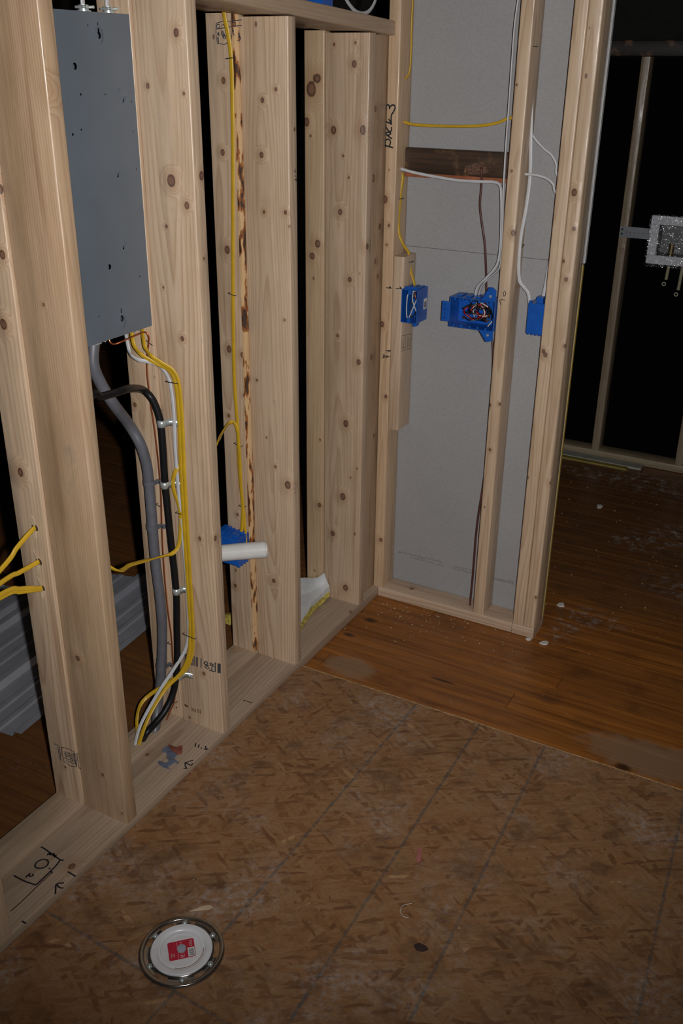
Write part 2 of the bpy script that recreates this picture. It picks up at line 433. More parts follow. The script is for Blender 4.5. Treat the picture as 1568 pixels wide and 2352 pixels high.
# ================================================================== WALL LEFT (double stud wall)
YS = [-.418, 0.0, .412, .8066, 1.2329]
wl = struct('wall_left', 'open double stud wall of pale spruce with bottom plate and sill', 'wall', (-.11, .5, 0))
lumber('bottom_plate', (-.14,-1.5,0), (0,1.50,.038), wl, 'y', seed=1, wk=dict(early=(.40,.30,.215), late=(.29,.19,.12)),
       knots=kn([(165,1990,9),(338,1733,6),(700,1420,5),(640,1585,4),(805,1405,4)], 'z', .038))
plate_f = bpy.data.objects['bottom_plate']
plate_b = lumber('bottom_plate', (-.229,-1.5,0), (-.1405,1.50,.048), wl, 'y', seed=2, bev=.002, wk=dict(early=(.40,.30,.21)))
ztop = 2.44
# front 2x6 studs and rear 2x4 studs
lumber('stud', (-.14,YS[0],.038), (0,YS[0]+.038,ztop), wl, seed=3)
lumber('stud', (-.229,YS[0]-.007,.048), (-.141,YS[0]+.031,ztop), wl, seed=4, bev=.002)
S1 = lumber('stud', (-.14,YS[1],.038), (0,YS[1]+.038,ztop), wl, seed=5,
   knots=kn([(178,1512,7),(236,1780,4),(280,1868,3),(100,700,3),(128,208,13)], 'y', 0), wk=dict(early=(.44,.30,.185), late=(.29,.17,.09), off=(.09,.045), ring=.006))
S1b = lumber('stud', (-.229,YS[1]-.007,.048), (-.1405,YS[1]+.031,ztop), wl, seed=6, bev=.002,
   knots=kn([(47,1085,10),(2,435,9),(5,585,7),(8,745,9),(45,700,4),(97,700,4),(150,1762,3)], 'y', -.007))
S2 = lumber('stud', (-.14,YS[2],.038), (0,YS[2]+.038,ztop), wl, seed=7,
   knots=kn([(339,197,4),(393,415,9),(429,472,6),(382,520,4),(375,660,3),(418,778,5),(405,75,7),(458,1237,5),(422,215,3),(487,1075,3),(468,1547,5),(436,1648,3)], 'y', YS[2])+
         kn([(463,404,8),(468,594,3),(495,1236,6)], 'x', 0), wk=dict(off=(.0,.07)))
S2b = lumber('stud', (-.229,YS[2]-.007,.048), (-.1405,YS[2]+.031,ztop), wl, seed=8, bev=.002,
   knots=kn([(310,930,5),(400,1600,4),(405,1625,3)], 'y', YS[2]-.007))
Z3 = 1.8625; Z4 = 1.8400
S3 = lumber('stud', (-.14,YS[3],.038), (0,YS[3]+.038,Z3), wl, seed=9,
   knots=kn([(602,230,5),(633,205,4),(600,356,7),(606,487,4),(655,488,5),(664,520,2),(653,735,3),(590,873,3),(660,1114,10),(632,1072,4),(628,1334,8),(612,1005,2)], 'y', YS[3])+
         kn([(676,297,3),(688,490,4)], 'x', 0), wk=dict(off=(.01,.055), wob=.028))
def bark(n, p, c, sx):      # strip of bark left along the wane of this piece
    v = n.noise(n.vm('MULTIPLY', p, (60, 60, 17)), 1.0, 3, .5)
    edge = n.ma('MULTIPLY', n.mr(sx.outputs[0], .0330, .0345), n.mr(sx.outputs[1], -.0005, -.002))
    return n.mix(n.ma('MULTIPLY', edge, n.mr(v, .5, .54)), n.mix(n.ma('MULTIPLY', edge, .8), c, (.62, .40, .19)), n.mix(n.mr(v, .56, .62), (.30, .10, .02), (.045, .02, .012)))
S3b = lumber('stud', (-.229,YS[3]-.014,.048), (-.1405,YS[3]+.024,Z3+.008), wl, seed=10, wane=((1,-1), .026, .36), extra=bark,
   knots=kn([(513,185,6),(548,148,7),(511,350,6),(521,574,8),(562,698,6),(526,802,7),(557,815,7),(525,955,4),(560,908,4),(575,1187,6),(545,1182,4),(540,1345,5),(543,76,8)], 'y', YS[3]-.014))
S4 = lumber('stud', (-.14,YS[4],.038), (0,YS[4]+.038,Z4), wl, seed=11,
   knots=kn([(813,147,7),(766,299,8),(833,299,9),(767,102,3),(816,98,3),(788,358,3),(801,408,3),(781,487,8),(803,642,7),(826,628,2),(775,771,5),(824,832,8),(794,973,9),(787,1141,9),(820,1076,3),(763,1225,8),(793,1350,9),(805,1097,3)], 'y', YS[4])+
         kn([(843,566,7)], 'x', 0), wk=dict(early=(.52,.375,.25), off=(.02,.06)))
X4L = at(701, 700, 'y', YS[4]-.001).x
S4b = lumber('stud', (X4L,YS[4]-.001,.048), (-.1425,YS[4]+.037,Z4+.006), wl, seed=12,
   knots=kn([(716,205,16),(728,180,13),(704,280,8),(713,312,3),(730,560,9),(716,588,8),(733,1160,7),(735,1010,3),(722,1310,3)], 'y', YS[4]-.001), wk=dict(early=(.48,.335,.20), late=(.36,.22,.11)))
# flat backer stud in the corner
S5 = lumber('stud', (-.060,YS[4]+.0395,.038), (-.021,1.412,Z4-.002), wl, seed=13,
   knots=kn([(862,250,7),(857,410,10),(862,600,7),(867,635,8),(853,820,8),(858,1000,6),(872,520,9)], 'x', -.021), wk=dict(early=(.40,.275,.17), late=(.29,.165,.085)))
# sill laid across the short studs, high up, with the dark opening above it
ti = math.atan2(.0225, .4263)
lumber('sill_plate', (-.14,.452,1.8655), (.002,1.384,1.9035), wl, 'y', seed=14, tilt=0, wk=dict(early=(.43,.305,.20)))
lumber('sill_plate', (-.229,.452,1.872), (-.141,1.384,1.910), wl, 'y', seed=15, wk=dict(early=(.42,.30,.20)))
for nm in ('sill_plate', 'sill_plate.001'):
    o = bpy.data.objects[nm]
    piv = T((0, .83, 1.864)); wm = piv @ Matrix.Rotation(-math.atan2(.0225, .4263), 4, 'X') @ piv.inverted() @ WM[nm]
    WM[nm] = wm; o.matrix_basis = wm
lumber('top_plate', (-.229,-1.5,ztop), (0,1.50,ztop+.038), wl, 'y', mat=M_frame)

# ================================================================== WALL FAR (thin partition with drywall behind)
YB = 1.3852
wf = struct('wall_far', 'short partition of spruce studs backed with grey gypsum board', 'wall', (.28, YB+.05, 0))
lumber('bottom_plate', (.5135,YB-.001,0), (.590,YB+.088,.038), wf, 'x', seed=26, wk=dict(early=(.56,.41,.29)))
lumber('bottom_plate', (.0015,YB,0), (.512,YB+.089,.038), wf, 'x', seed=20, wk=dict(early=(.56,.41,.29)), knots=kn([(945,1352,6)], 'z', .038))
B1 = lumber('stud', (-.0195,YB,.0385), (.0185,YB+.089,ztop), wf, seed=21,
    knots=kn([(884,458,9),(893,518,4),(888,562,3),(877,745,8),(886,911,5),(874,1240,6),(893,390,2)], 'y', YB)+kn([(913,150,3)], 'x', .0185), wk=dict(early=(.56,.385,.235), off=(.0,.03)))
block_s = lumber('scab_block', (.0195,YB-.001,.652), (.0575,YB+.088,1.222), wf, seed=22, wk=dict(early=(.54,.40,.28), late=(.40,.26,.15)))
B2 = lumber('stud', (.369,YB,.0385), (.407,YB+.089,ztop), wf, seed=23,
    knots=kn([(1186,195,3),(1175,393,3),(1178,535,6),(1123,930,5),(1125,1033,4),(1147,928,4),(1113,1165,2)], 'y', YB), wk=dict(off=(.0,.02), ring=.009, early=(.58,.42,.28)))
B3 = lumber('stud', (.514,YB,.0385), (.5515,YB+.089,ztop), wf, seed=24,
    knots=kn([(1252,815,6),(1248,807,5)], 'y', YB), wk=dict(off=(.01,.02), ring=.006, early=(.58,.42,.28)))
B3b = lumber('stud', (.5525,YB,.0385), (.590,YB+.089,ztop), wf, seed=25,
    knots=kn([(1318,442,7),(1318,526,4),(1300,642,5),(1293,600,4),(1297,795,4),(1265,1110,6),(1230,1372,4)], 'y', YB), wk=dict(off=(.0,.03), early=(.58,.42,.28)))
lumber('top_plate', (.0,YB,ztop), (.590,YB+.089,ztop+.038), wf, 'x', mat=M_frame)
yd = YB+.0895
dr1 = MB().box((-.012,yd,.006), (.590,yd+.0127,1.2400)).build('drywall_sheet', M_dry, wf, bevel=.0015)
dr2 = MB().box((-.012,yd,1.2407), (.5925,yd+.0127,2.46)).build('drywall_sheet', M_dry, wf, bevel=.0015)
MB().box((.5926,yd-.001,1.2415), (.5955,yd+.0125,2.46)).build('torn_paper_edge', M_dryedge, dr2)
MB().box((.5903,yd-.0012,.04), (.5922,yd+.010,1.236)).build('yellow_edge_tape', plain('yellow_edge_tape', (.40,.27,.05), .6), dr1)
# old dark block let in between the first two studs
ob = lumber('old_block', (.0195,yd-.030,1.452), (.3685,yd-.0005,1.535), wf, 'x', mat=wood_old('old_stained_wood', (.046,.022,.010)), segs=1)
a = at(930,400,'y',yd-.0306); b = at(1158,404,'y',yd-.0306)
MB().box((.0200,yd-.0308,1.4525), (.3680,yd-.0300,1.4640)).build('raw_orange_strip', plain('raw_orange_wood', (.26,.075,.025), .7, var=.3), ob)
pt = [at(1068,382,'y',yd-.0309), at(1092,374,'y',yd-.0309), at(1112,380,'y',yd-.0309), at(1124,396,'y',yd-.0309), at(1108,400,'y',yd-.0309), at(1085,402,'y',yd-.0309), at(1064,396,'y',yd-.0309)]
MB().prism(pt, (0,.0006,0)).build('split_raw_patch', plain('raw_split_wood', (.10,.045,.024), .7, var=.9, vs=160), ob)

# ================================================================== WALL BACK (dark framing of the room beyond)
wb = struct('wall_back', 'dark unfinished stud wall of the room beyond the partition', 'wall', (.9, 3.2, 0))
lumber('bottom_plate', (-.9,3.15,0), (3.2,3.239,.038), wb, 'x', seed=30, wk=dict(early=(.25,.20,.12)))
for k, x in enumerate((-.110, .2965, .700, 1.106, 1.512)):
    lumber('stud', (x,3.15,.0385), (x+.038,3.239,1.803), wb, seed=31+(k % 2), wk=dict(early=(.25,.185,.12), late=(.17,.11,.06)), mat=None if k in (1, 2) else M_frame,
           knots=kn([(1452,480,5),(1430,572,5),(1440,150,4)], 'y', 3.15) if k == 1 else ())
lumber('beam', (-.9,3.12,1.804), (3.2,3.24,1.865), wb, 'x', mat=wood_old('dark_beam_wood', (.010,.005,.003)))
MB().box((-.9,3.242,0), (3.2,3.25,1.80)).build('darkness_sheet', M_darkness, wb)  # added black sheet standing in for the open darkness between these studs
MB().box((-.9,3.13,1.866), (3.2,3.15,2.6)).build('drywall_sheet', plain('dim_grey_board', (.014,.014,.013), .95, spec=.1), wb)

# the rear room's end walls, far off in the dark
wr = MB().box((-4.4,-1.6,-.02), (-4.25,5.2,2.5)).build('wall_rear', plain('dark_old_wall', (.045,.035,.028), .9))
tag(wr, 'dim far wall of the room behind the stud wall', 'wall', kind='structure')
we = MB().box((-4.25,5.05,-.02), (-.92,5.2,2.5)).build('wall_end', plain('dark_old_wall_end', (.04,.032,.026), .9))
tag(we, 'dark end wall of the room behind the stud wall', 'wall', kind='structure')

# ================================================================== MARKS AND STAMPS (ink on the lumber)
NRM = {'x': Vector((1,0,0)), 'y': Vector((0,-1,0)), 'z': Vector((0,0,1))}
def strokes(name, lines, ax, v, parent, wd=.0022, mat=None, k=4):
    """pen lines given as pixel polylines on the face <ax>=v"""
    b = MB(); nn = NRM[ax]; eps = .0004
    for ln in lines:
        P = [at(px, py, ax, v)+nn*eps for px, py in ln]
        P = spline(P, k) if len(P) > 2 else P
        vs = []; fs = []
        for i, q in enumerate(P):
            t = (P[min(i+1, len(P)-1)]-P[max(i-1, 0)]).normalized(); s_ = t.cross(nn).normalized()*wd/2
            vs += [q-s_, q+s_]
        for i in range(len(P)-1): fs.append((2*i, 2*i+1, 2*i+3, 2*i+2))
        b.add(vs, fs)
    return b.build(name, mat or M_ink, parent, fix=False)
def quads(name, qs, ax, v, parent, mat=None):
    b = MB(); nn = NRM[ax]
    for q in qs:
        P = [at(px, py, ax, v)+nn*.0004 for px, py in q]; b.add(P, [tuple(range(len(P)))])
    return b.build(name, mat or M_stamp, parent, fix=False)
def scribble(x0, y0, x1, y1, h, n, seed, lean=0):
    """row of letter-like squiggles from (x0,y0) to (x1,y1), too small to read"""
    r = random.Random(seed); out = []
    for i in range(n):
        t = (i+.5)/n; cx = x0+(x1-x0)*t; cy = y0+(y1-y0)*t; s_ = abs(x1-x0)/n*.42
        out.append([(cx-s_+lean, cy-h*r.uniform(.1,.5)), (cx+s_*r.uniform(-.6,.6), cy+h*r.uniform(-.5,.5)), (cx+s_-lean, cy+h*r.uniform(.1,.5))])
    return out
c2 = lambda pts, ox, oy, s: [(ox+a*s, oy+b*s) for a, b in pts]
s_ = 100/905
pack = [[(385,1080),(300,1055),(215,1035)], [(240,1050),(212,985),(235,920),(290,905),(325,935),(325,1000),(300,1050)],
        [(365,895),(300,850),(235,790),(250,765),(300,760),(340,770)], [(275,830),(320,800),(345,775)],
        [(225,620),(265,700),(320,745),(350,720),(352,645)], [(365,595),(300,565),(230,535)], [(290,475),(330,540),(350,570)], [(345,560),(345,480),(350,400),(385,350)],
        [(232,310),(245,210),(280,185),(310,230),(310,280)], [(310,275),(325,225),(375,190),(415,205),(425,250),(400,320),(375,365)]]
strokes('handwriting', [c2(l, 860, 220, s_) for l in pack], 'y', YB, B1, .0044)
s_ = 140/1372
arr1 = [[(260,400),(380,412)], [(330,370),(345,415)], [(330,365),(378,410)]]
arr2 = [[(480,415),(610,425)], [(565,375),(590,425)], [(570,375),(610,425)]]
btm = [[(250,1808),(365,1815)], [(290,1850),(370,1815)], [(200,1900),(190,2000)], [(200,1900),(230,1930),(200,1960),(240,1970)], [(245,1960),(260,1930),(270,1985)], [(265,1940),(300,1935),(290,1970),(325,1945),(340,1955)], [(262,2015),(266,2028)]]
strokes('pen_mark', [c2(l, 860, 620, s_) for l in arr1+btm], 'y', YB, B1, .0024)
strokes('pen_mark', [c2(l, 860, 620, s_) for l in arr2], 'y', YB-.001, block_s, .0024)
# grade stamp on the scab block's side
fx = .0575
strokes('grade_stamp', [[(922,772),(931,769)],[(934,769),(945,766)],[(921,807),(931,803)],[(934,803),(944,799)],[(922,775),(921,805)],[(931,771),(930,801)],[(936,770),(935,800)],[(944,768),(943,798)],
        [(924,776),(923,798)],[(927,776),(926,800)],[(938,774),(938,797)],[(941,775),(940,796)],[(923,800),(929,798)]], 'x', fx, block_s, .0015, M_stamp)
strokes('pen_mark', [[(1147,690),(1153,688),(1160,690)],[(1147,690),(1150,701)],[(1156,670),(1156,680),(1161,677)],[(1157,668),(1161,672),(1160,678)]], 'y', YB, B2, .002)
# layout marks on the bottom plate
s_ = 240/1568
pl = [[(610,302),(640,308),(760,390),(905,490),(955,492)], [(905,490),(830,590),(700,720),(545,865)], [(225,738),(380,815),(545,870)],
      [(520,575),(560,520),(640,485),(705,495),(725,540),(690,590),(610,620),(540,605),(520,575)],
      [(385,755),(425,715),(440,730),(455,740),(490,730),(497,700)], [(445,690),(440,725)],
      [(710,425),(730,395),(760,415),(800,400)], [(735,385),(750,420)], [(800,385),(830,455)], [(785,430),(850,425)],
      [(735,612),(755,628)], [(765,660),(785,690)], [(1015,668),(1135,740)],
      [(960,835),(850,855),(835,935),(832,1005)], [(850,860),(890,905),(950,915)], [(330,1410),(390,1445)], [(205,725),(240,745)]]
strokes('layout_mark', [c2(l, 0, 1900, s_) for l in pl], 'z', .038, plate_f, .0040)
strokes('split', [c2([(770,690),(600,850),(520,925),(440,1005),(300,1140),(160,1260)], 0, 1900, s_)], 'z', .038, plate_f, .003, plain('dark_split', (.09,.035,.015), .8))
s_ = 140/1568
strokes('layout_mark', [c2(l, 340, 1690, s_) for l in ([(1160,630),(1060,660),(970,690),(930,705)], [(960,700),(955,770),(1000,850)], [(970,700),(1040,735),(1105,765),(1145,705)], [(910,840),(1000,835)],
     [(1440,340),(1490,355),(1540,330)], [(1475,260),(1490,350)], [(1220,190),(1215,290)], [(1310,225),(1290,310)], [(1370,310),(1380,340)])], 'z', .038, plate_f, .0036)
strokes('layout_mark', [[(558,1608),(570,1612),(580,1615)], [(690,1440),(700,1436)]], 'z', .038, plate_f, .003)
# bar and letter stamp near the foot of the second stud
def sp(u, v_):   # along the stamp: u 0..1 left-right, v 0..1 top-bottom
    return (424+u*(507-424), 1501+u*24+v_*22)
bars = []
for (u0, u1) in ((.0,.13),(.17,.20),(.215,.235),(.25,.275),(.29,.30),(.32,.365),(.44,.47),(.83,.865),(.91,1.0)):
    bars.append([sp(u0,0), sp(u1,0), sp(u1,1), sp(u0,1)])
lt = [[(.68,.98),(.82,1.02)], [(.75,.6),(.75,1.0)], [(.53,.5),(.58,.2),(.64,.3),(.60,.55),(.56,.45)], [(.56,.55),(.62,.65),(.66,.5)], [(.55,.75),(.6,.85),(.64,.95)], [(.70,.2),(.80,.3)], [(.70,.42),(.81,.5)], [(.72,.25),(.72,.42)], [(.78,.3),(.78,.45)], [(.655,.72),(.675,.78),(.66,.85)]]
quads('bar_stamp', bars, 'y', YS[2], S2)
strokes('letter_stamp', [[sp(*q) for q in l] for l in lt], 'y', YS[2], S2, .0036, M_stamp)
rb = [[(440+i*4.5+d, 1625+i*1.2), (441.5+i*4.5+d, 1625+i*1.2), (442.5+i*4.5+d, 1633+i*1.6), (441+i*4.5+d, 1633+i*1.6)] for i, d in ((0,0),(1,-.6),(2,-1.2),(3,0),(4,.6))]
rb.append([(424,1616),(432,1622),(431,1625),(424,1621)])
quads('red_tally_stamp', rb, 'y', YS[2], S2, M_redink)
# grade stamp at the foot of the first rear stud
s_ = 120/1568
g = [[(410,340),(790,480),(860,930),(490,770),(410,340)], [(180,240),(340,320),(390,740)], [(870,530),(940,965),(985,968)], [(870,530),(915,540)], [(490,660),(800,760)], [(760,500),(830,860)], [(790,520),(850,900)], [(300,330),(360,700)]]
strokes('grade_stamp', [c2(l, 110, 1690, s_) for l in g]+[c2(l, 110, 1690, s_) for l in scribble(490,480,760,600,130,7,4)+scribble(490,560,770,690,100,7,8)+scribble(530,740,790,820,80,5,6)], 'y', YS[1]-.007, S1b, .0022, M_stamp, 2)
# grade stamp high on the third rear stud
s_ = 100/1568
g = [[(255,530),(770,450),(790,1160),(300,1245),(255,530)], [(265,735),(780,650)], [(840,440),(1180,400)], [(850,640),(1180,600)], [(1020,1150),(1140,1110)], [(300,1020),(340,1240)], [(330,1000),(350,1230)], [(280,580),(380,570),(380,680),(285,690),(280,580)], [(850,500),(950,490),(950,600),(860,610),(850,500)]]
g += scribble(300,900,300+80,880,220,3,1)+scribble(420,850,560,1080,180,6,2)+scribble(480,820,620,1060,160,6,3)+scribble(860,720,900,960,120,6,9)+scribble(1060,900,1140,1060,120,5,5)+scribble(450,600,560,590,70,3,7)
strokes('grade_stamp', [c2(l, 480, 20, s_) for l in g], 'y', YS[3]-.014, S3b, .0020, M_stamp, 2)
strokes('pen_mark', [[(678,388),(676,393),(680,396)],[(677,404),(680,405)],[(676,413),(681,411),(679,417)]], 'x', 0, S3, .0028, M_stamp)
# faint printing on the back of the gypsum board
s_ = 300/1568
pr = scribble(75,92,600,215,30,26,11,6)+scribble(215,155,605,255,22,20,12,5)+scribble(735,262,995,325,30,12,13)+scribble(735,290,1000,360,22,12,14)+scribble(1225,410,1470,455,26,12,15)+scribble(1260,430,1470,470,18,9,16)
pr += [[(75,100),(95,88),(105,105)]]
strokes('faint_print', [c2(l, 900, 1250, s_) for l in pr], 'y', yd, dr1, .0016, plain('faded_print_ink', (.10,.095,.095), .8), 2)

# ================================================================== BREAKER PANEL (back of the enclosure)
px0, px1 = .0425, .4035; pz0, pz1 = 1.192, 1.851; pxf = -.1405
pn = thing('breaker_panel', 'grey steel breaker panel seen from its back between the first studs', 'electrical panel', (-.185, .22, pz0))
plate = MB().box((pxf-.0016,px0,pz0), (pxf,px1,pz1)).build('back_plate', M_panel, pn)
cut = MB()
def hole(px, py, r, n=20):
    c = at(px, py, 'x', pxf); cut.cyl(c+Vector((.01,0,0)), c-Vector((.01,0,0)), r, n)
def keyhole(px, py):
    c = at(px, py, 'x', pxf); P = []
    for k in range(17):
        a_ = math.radians(-240+k*300/16); P.append(c+Vector((.01, .0068*math.cos(a_), -.004+.0068*math.sin(a_))))
    P += [c+Vector((.01, .0024, .008)), c+Vector((.01, .0016, .020)), c+Vector((.01, -.0016, .020)), c+Vector((.01, -.0024, .008))]
    cut.prism(P[::-1], (-.02,0,0))
keyhole(227,76); keyhole(280,728)
for q in ((172,152,.0068),(252,613,.0058),(186,217,.0026),(202,58,.002),(242,217,.002),(302,234,.0022),(306,302,.002),(313,388,.002),(187,298,.0024),(168,309,.003),(321,635,.002),(227,727,.002)): hole(*q)
for q in ((283,230),(271,402),(284,568)):
    c = at(*q, 'x', pxf); cut.prism([c+Vector((.01,-.004,-.005)), c+Vector((.01,.003,-.004)), c+Vector((.01,.003,.009))], (-.02,0,0))
cuto = cut.build('cutter', None)
md = plate.modifiers.new('holes', 'BOOLEAN'); md.object = cuto; md.operation = 'DIFFERENCE'; md.solver = 'EXACT'
dg = bpy.context.evaluated_depsgraph_get()
nm_ = bpy.data.meshes.new_from_object(plate.evaluated_get(dg)); plate.modifiers.clear(); plate.data = nm_
bpy.data.objects.remove(cuto)
b = MB()
for lo, hi in (((-.232,px0,pz0),(pxf-.0016,px0+.0014,pz1)), ((-.232,px1-.0014,pz0),(pxf-.0016,px1,pz1)), ((-.232,px0+.0014,pz0),(pxf-.0016,px1-.0014,pz0+.0014)), ((-.232,px0+.0014,pz1-.0014),(pxf-.0016,px1-.0014,pz1))): b.box(lo, hi)
b.build('side_walls', M_panel, pn)
MB().box((-.234,px0-.001,pz0-.001), (-.2322,px1+.001,pz1+.001)).build('front_cover', M_panel, pn)
for q in ((227,82),(280,738)):      # pressed dimple round each keyhole
    c = at(*q, 'x', pxf); b = MB(); n_ = 24
    for (r0, r1, x0, x1) in ((.0105,.0140,.0011,.0001),):
        vs = []; fs = []
        for k in range(n_):
            a_ = k*2*math.pi/n_; vs += [c+Vector((x0, r0*math.cos(a_), r0*1.35*math.sin(a_))), c+Vector((x1, r1*math.cos(a_), r1*1.35*math.sin(a_)))]
        for k in range(n_): j = (k+1) % n_; fs.append((2*k, 2*k+1, 2*j+1, 2*j))
        b.add(vs, fs)
    b.build('keyhole_rim', M_panel, pn, smooth=True)
for q in ((288,226),(276,398),(289,564),(275,207),(189,312)):   # little pressed lugs catching the flash
    c = at(*q, 'x', pxf); MB().prism([c+Vector((.0001,-.0035,-.004)), c+Vector((.0001,.0035,-.003)), c+Vector((.0001,.0025,.004)), c+Vector((.0001,-.002,.003))], (.0018,0,0)).build('pressed_lug', M_panel, pn, bevel=.0005)
def connector(px, py, up, r=.011):
    c = at(px, py, 'x', -.185); c.z = pz1 if up else pz0
    d = 1 if up else -1; b = MB()
    b.cyl(c, c+Vector((0,0,.004*d)), r*1.35, 14); b.cyl(c+Vector((0,0,.004*d)), c+Vector((0,0,.014*d)), r*.95, 14)
    o = b.build('cable_connector', M_zinc, pn, smooth=40)
    for s2 in (-1, 1):
        q = c+Vector((.012, s2*r*.9, .010*d)); MB().cyl(q-Vector((.012,0,0)), q+Vector((.006,0,0)), .003, 10).build('screw', M_zinc, o, smooth=40)
    MB().box(c+Vector((-.010,-r*1.35,min(.007*d,.012*d))), c+Vector((.013,r*1.35,max(.007*d,.012*d)))).build('clamp_bar', M_zinc, o, bevel=.001)
    return c
ct = [connector(192, 20, True), connector(249, 27, True), connector(280, 31, True)]
cb = [connector(218, 790, False, .017), connector(303, 768, False), connector(327, 760, False)]

# ================================================================== CABLES
def P3(lst):
    out = []
    for q in lst:
        out.append(Vector(q) if len(q) == 3 else at(*q))
    return out
def cable(name, label, cat, pts, a, b, mat, up=(0,-1,0), k=8, waist=.25, staples=(), group=None, n=12):
    pts = P3(pts); pth = spline(pts, k)
    root = thing(name, label, cat, pts[-1], group)
    MB().sweep(pth, a, b, up, n, waist=waist).build('jacket', mat, root, smooth=True)
    for st in staples: staple(root, *st)
    return root
def staple(root, px, py, ax, v, ln=.020, ang=0.0, h=.0085, mat=None):
    c = at(px, py, ax, v); nn = NRM[ax]
    w_ = {'y': Vector((math.cos(ang),0,math.sin(ang))), 'x': Vector((0,math.cos(ang),math.sin(ang)))}[ax]
    P = [c-w_*ln/2, c-w_*ln/2+nn*h, c+w_*ln/2+nn*h, c+w_*ln/2]
    MB().sweep(P, .0011, .0011, (.2,.3,1), 6).build('staple', mat or M_dzinc, root)
Yf = YS[2]-.0045; Yr = YS[2]-.012
YW, YT = .0058, .0029
cable('yellow_cable', 'yellow cable from panel, left of the two running down the second stud to the plate', 'cable',
  [tuple(cb[1]+Vector((.001,-.004,.012))), (307,790,'y',.36), (322,812,'y',.375), (352,832,'y',.39), (388,850,'y',Yf-.004), (404,885,'y',Yf), (411,960,'y',Yf), (415,1060,'y',Yf), (421,1180,'y',Yf), (428,1300,'y',Yf), (434,1400,'y',Yf), (436,1460,'y',Yf), (433,1505,'y',Yf-.006), (416,1545,'y',Yf-.02), (382,1580,'y',Yf-.05), (350,1630,'y',Yf-.10), (330,1675,'y',Yf-.14), tuple(at(313,1712,'z',.048)-Vector((0,0,.02)))],
  YW, YT, M_yel, staples=((402,878,'y',YS[2],.030,.02,.0075), (437,1459,'y',YS[2],.042,-.1,.0075)))
cable('yellow_cable', 'yellow cable from panel, right of the two on the second stud, tail bowing left', 'cable',
  [tuple(cb[2]+Vector((.001,-.004,.012))), (331,790,'y',.365), (345,815,'y',.38), (372,834,'y',.392), (398,852,'y',Yf-.004), (411,885,'y',Yf), (418,960,'y',Yf), (422,1060,'y',Yf), (428,1180,'y',Yf), (435,1300,'y',Yf), (441,1400,'y',Yf), (443,1460,'y',Yf), (440,1505,'y',Yf-.002), (424,1540,'y',Yf-.012), (388,1568,'y',Yf-.035), (345,1595,'y',Yf-.06), (322,1620,'y',Yf-.09), (314,1655,'y',Yf-.12), tuple(at(316,1690,'z',.048)-Vector((0,0,.02)))],
  YW, YT, M_yel)
cable('white_cable', 'white cable running from panel down the second stud beside the yellow pair', 'cable',
  [tuple(cb[1]+Vector((-.012,-.012,.012))), (294,795,'y',.345), (301,815,'y',.355), (317,826,'y',.37), (340,831,'y',.385), (366,840,'y',.396), (385,865,'y',Yf), (393,895,'y',Yf), (399,950,'y',Yf), (402,1030,'y',Yf), (409,1120,'y',Yf), (419,1230,'y',Yf), (428,1330,'y',Yf), (432,1420,'y',Yf), (432,1460,'y',Yf), (424,1495,'y',Yf-.006), (400,1535,'y',Yf-.03), (370,1580,'y',Yf-.065), (335,1640,'y',Yf-.11), (317,1680,'y',Yf-.145), tuple(at(305,1716,'z',.048)-Vector((0,0,.02)))],
  .0050, .0026, M_whi, staples=((392,876,'y',YS[2],.022,.03,.0075),))
hl = [at(80,1212,'y',YS[1]-.007), at(89,1290,'y',YS[1]-.007), at(96,1350,'y',YS[1]-.007)]
cable('yellow_cable', 'yellow cable looping off the second stud and crossing low to the first stud', 'cable',
  [(412,1068,'y',Yf+.006), (402,1085,'y',Yf-.004), (397,1105,'y',Yf-.004), (400,1130,'y',Yf-.002), (409,1155,'y',Yf), (414,1180,'y',Yf), (415,1210,'y',Yf), (411,1248,'y',Yf-.004), (400,1268,'y',Yf-.02), (378,1277,'y',Yf-.05), (340,1286,'y',.30), (300,1297,'y',.22), (262,1308,'y',.14), tuple(Vector((hl[1].x, .10, hl[1].z+.01))), tuple(Vector((hl[1].x, .033, hl[1].z)))],
  YW, YT, M_yel, staples=((413,1177,'y',YS[2],.018,0,.0075),))
for i, (q, lab, z_) in enumerate(zip(hl, ('yellow cable leaving the topmost hole of the first rear stud to the left', 'yellow cable leaving the middle hole of the first rear stud to the left', 'yellow cable pair leaving the lowest hole of the first rear stud to the left'), (1310, 1340, 1366))):
    e = at(0, z_, 'x', q.x-.004); far = Vector((e.x, YS[0]+.036, e.z-(.10, .04, .012)[i]))
    mid_ = q.lerp(e, .5)+Vector((0,0,(.004,.0,.006)[i]))
    for j in range(2 if i == 2 else 1):
        dz = Vector((0, 0, -.0075*j))
        root = cable('yellow_cable', lab if j == 0 else 'lower yellow cable of the pair in the lowest hole of the first rear stud', 'cable', [tuple(q+Vector((0,.03,0))+dz*.3), tuple(q+dz*.3), tuple(mid_+dz), tuple(e+dz), tuple(far+dz)], YW, YT+.001, M_yel, up=(1,0,.3))
    # ragged drill hole splinters
    b = MB(); r_ = random.Random(i)
    for k in range(5):
        a_ = r_.uniform(-.012, .010); l_ = r_.uniform(.010, .030)*(1 if k % 2 else -1)
        c = q+Vector((a_*.6, -.0005, .006*(1 if k % 2 else -1)))
        b.prism([c+Vector((-.003,0,0)), c+Vector((.003,0,0)), c+Vector((r_.uniform(-.004,.004),-.004,l_))], (0,-.0012,0))
    b.build('splinters', M_chip, S1b)
    MB().cyl(q+Vector((0,-.0006,-.001)), q+Vector((0,.001,-.001)), .0095, 16).build('drilled_hole', plain('drilled_dark', (.05,.03,.018), .9), S1b)
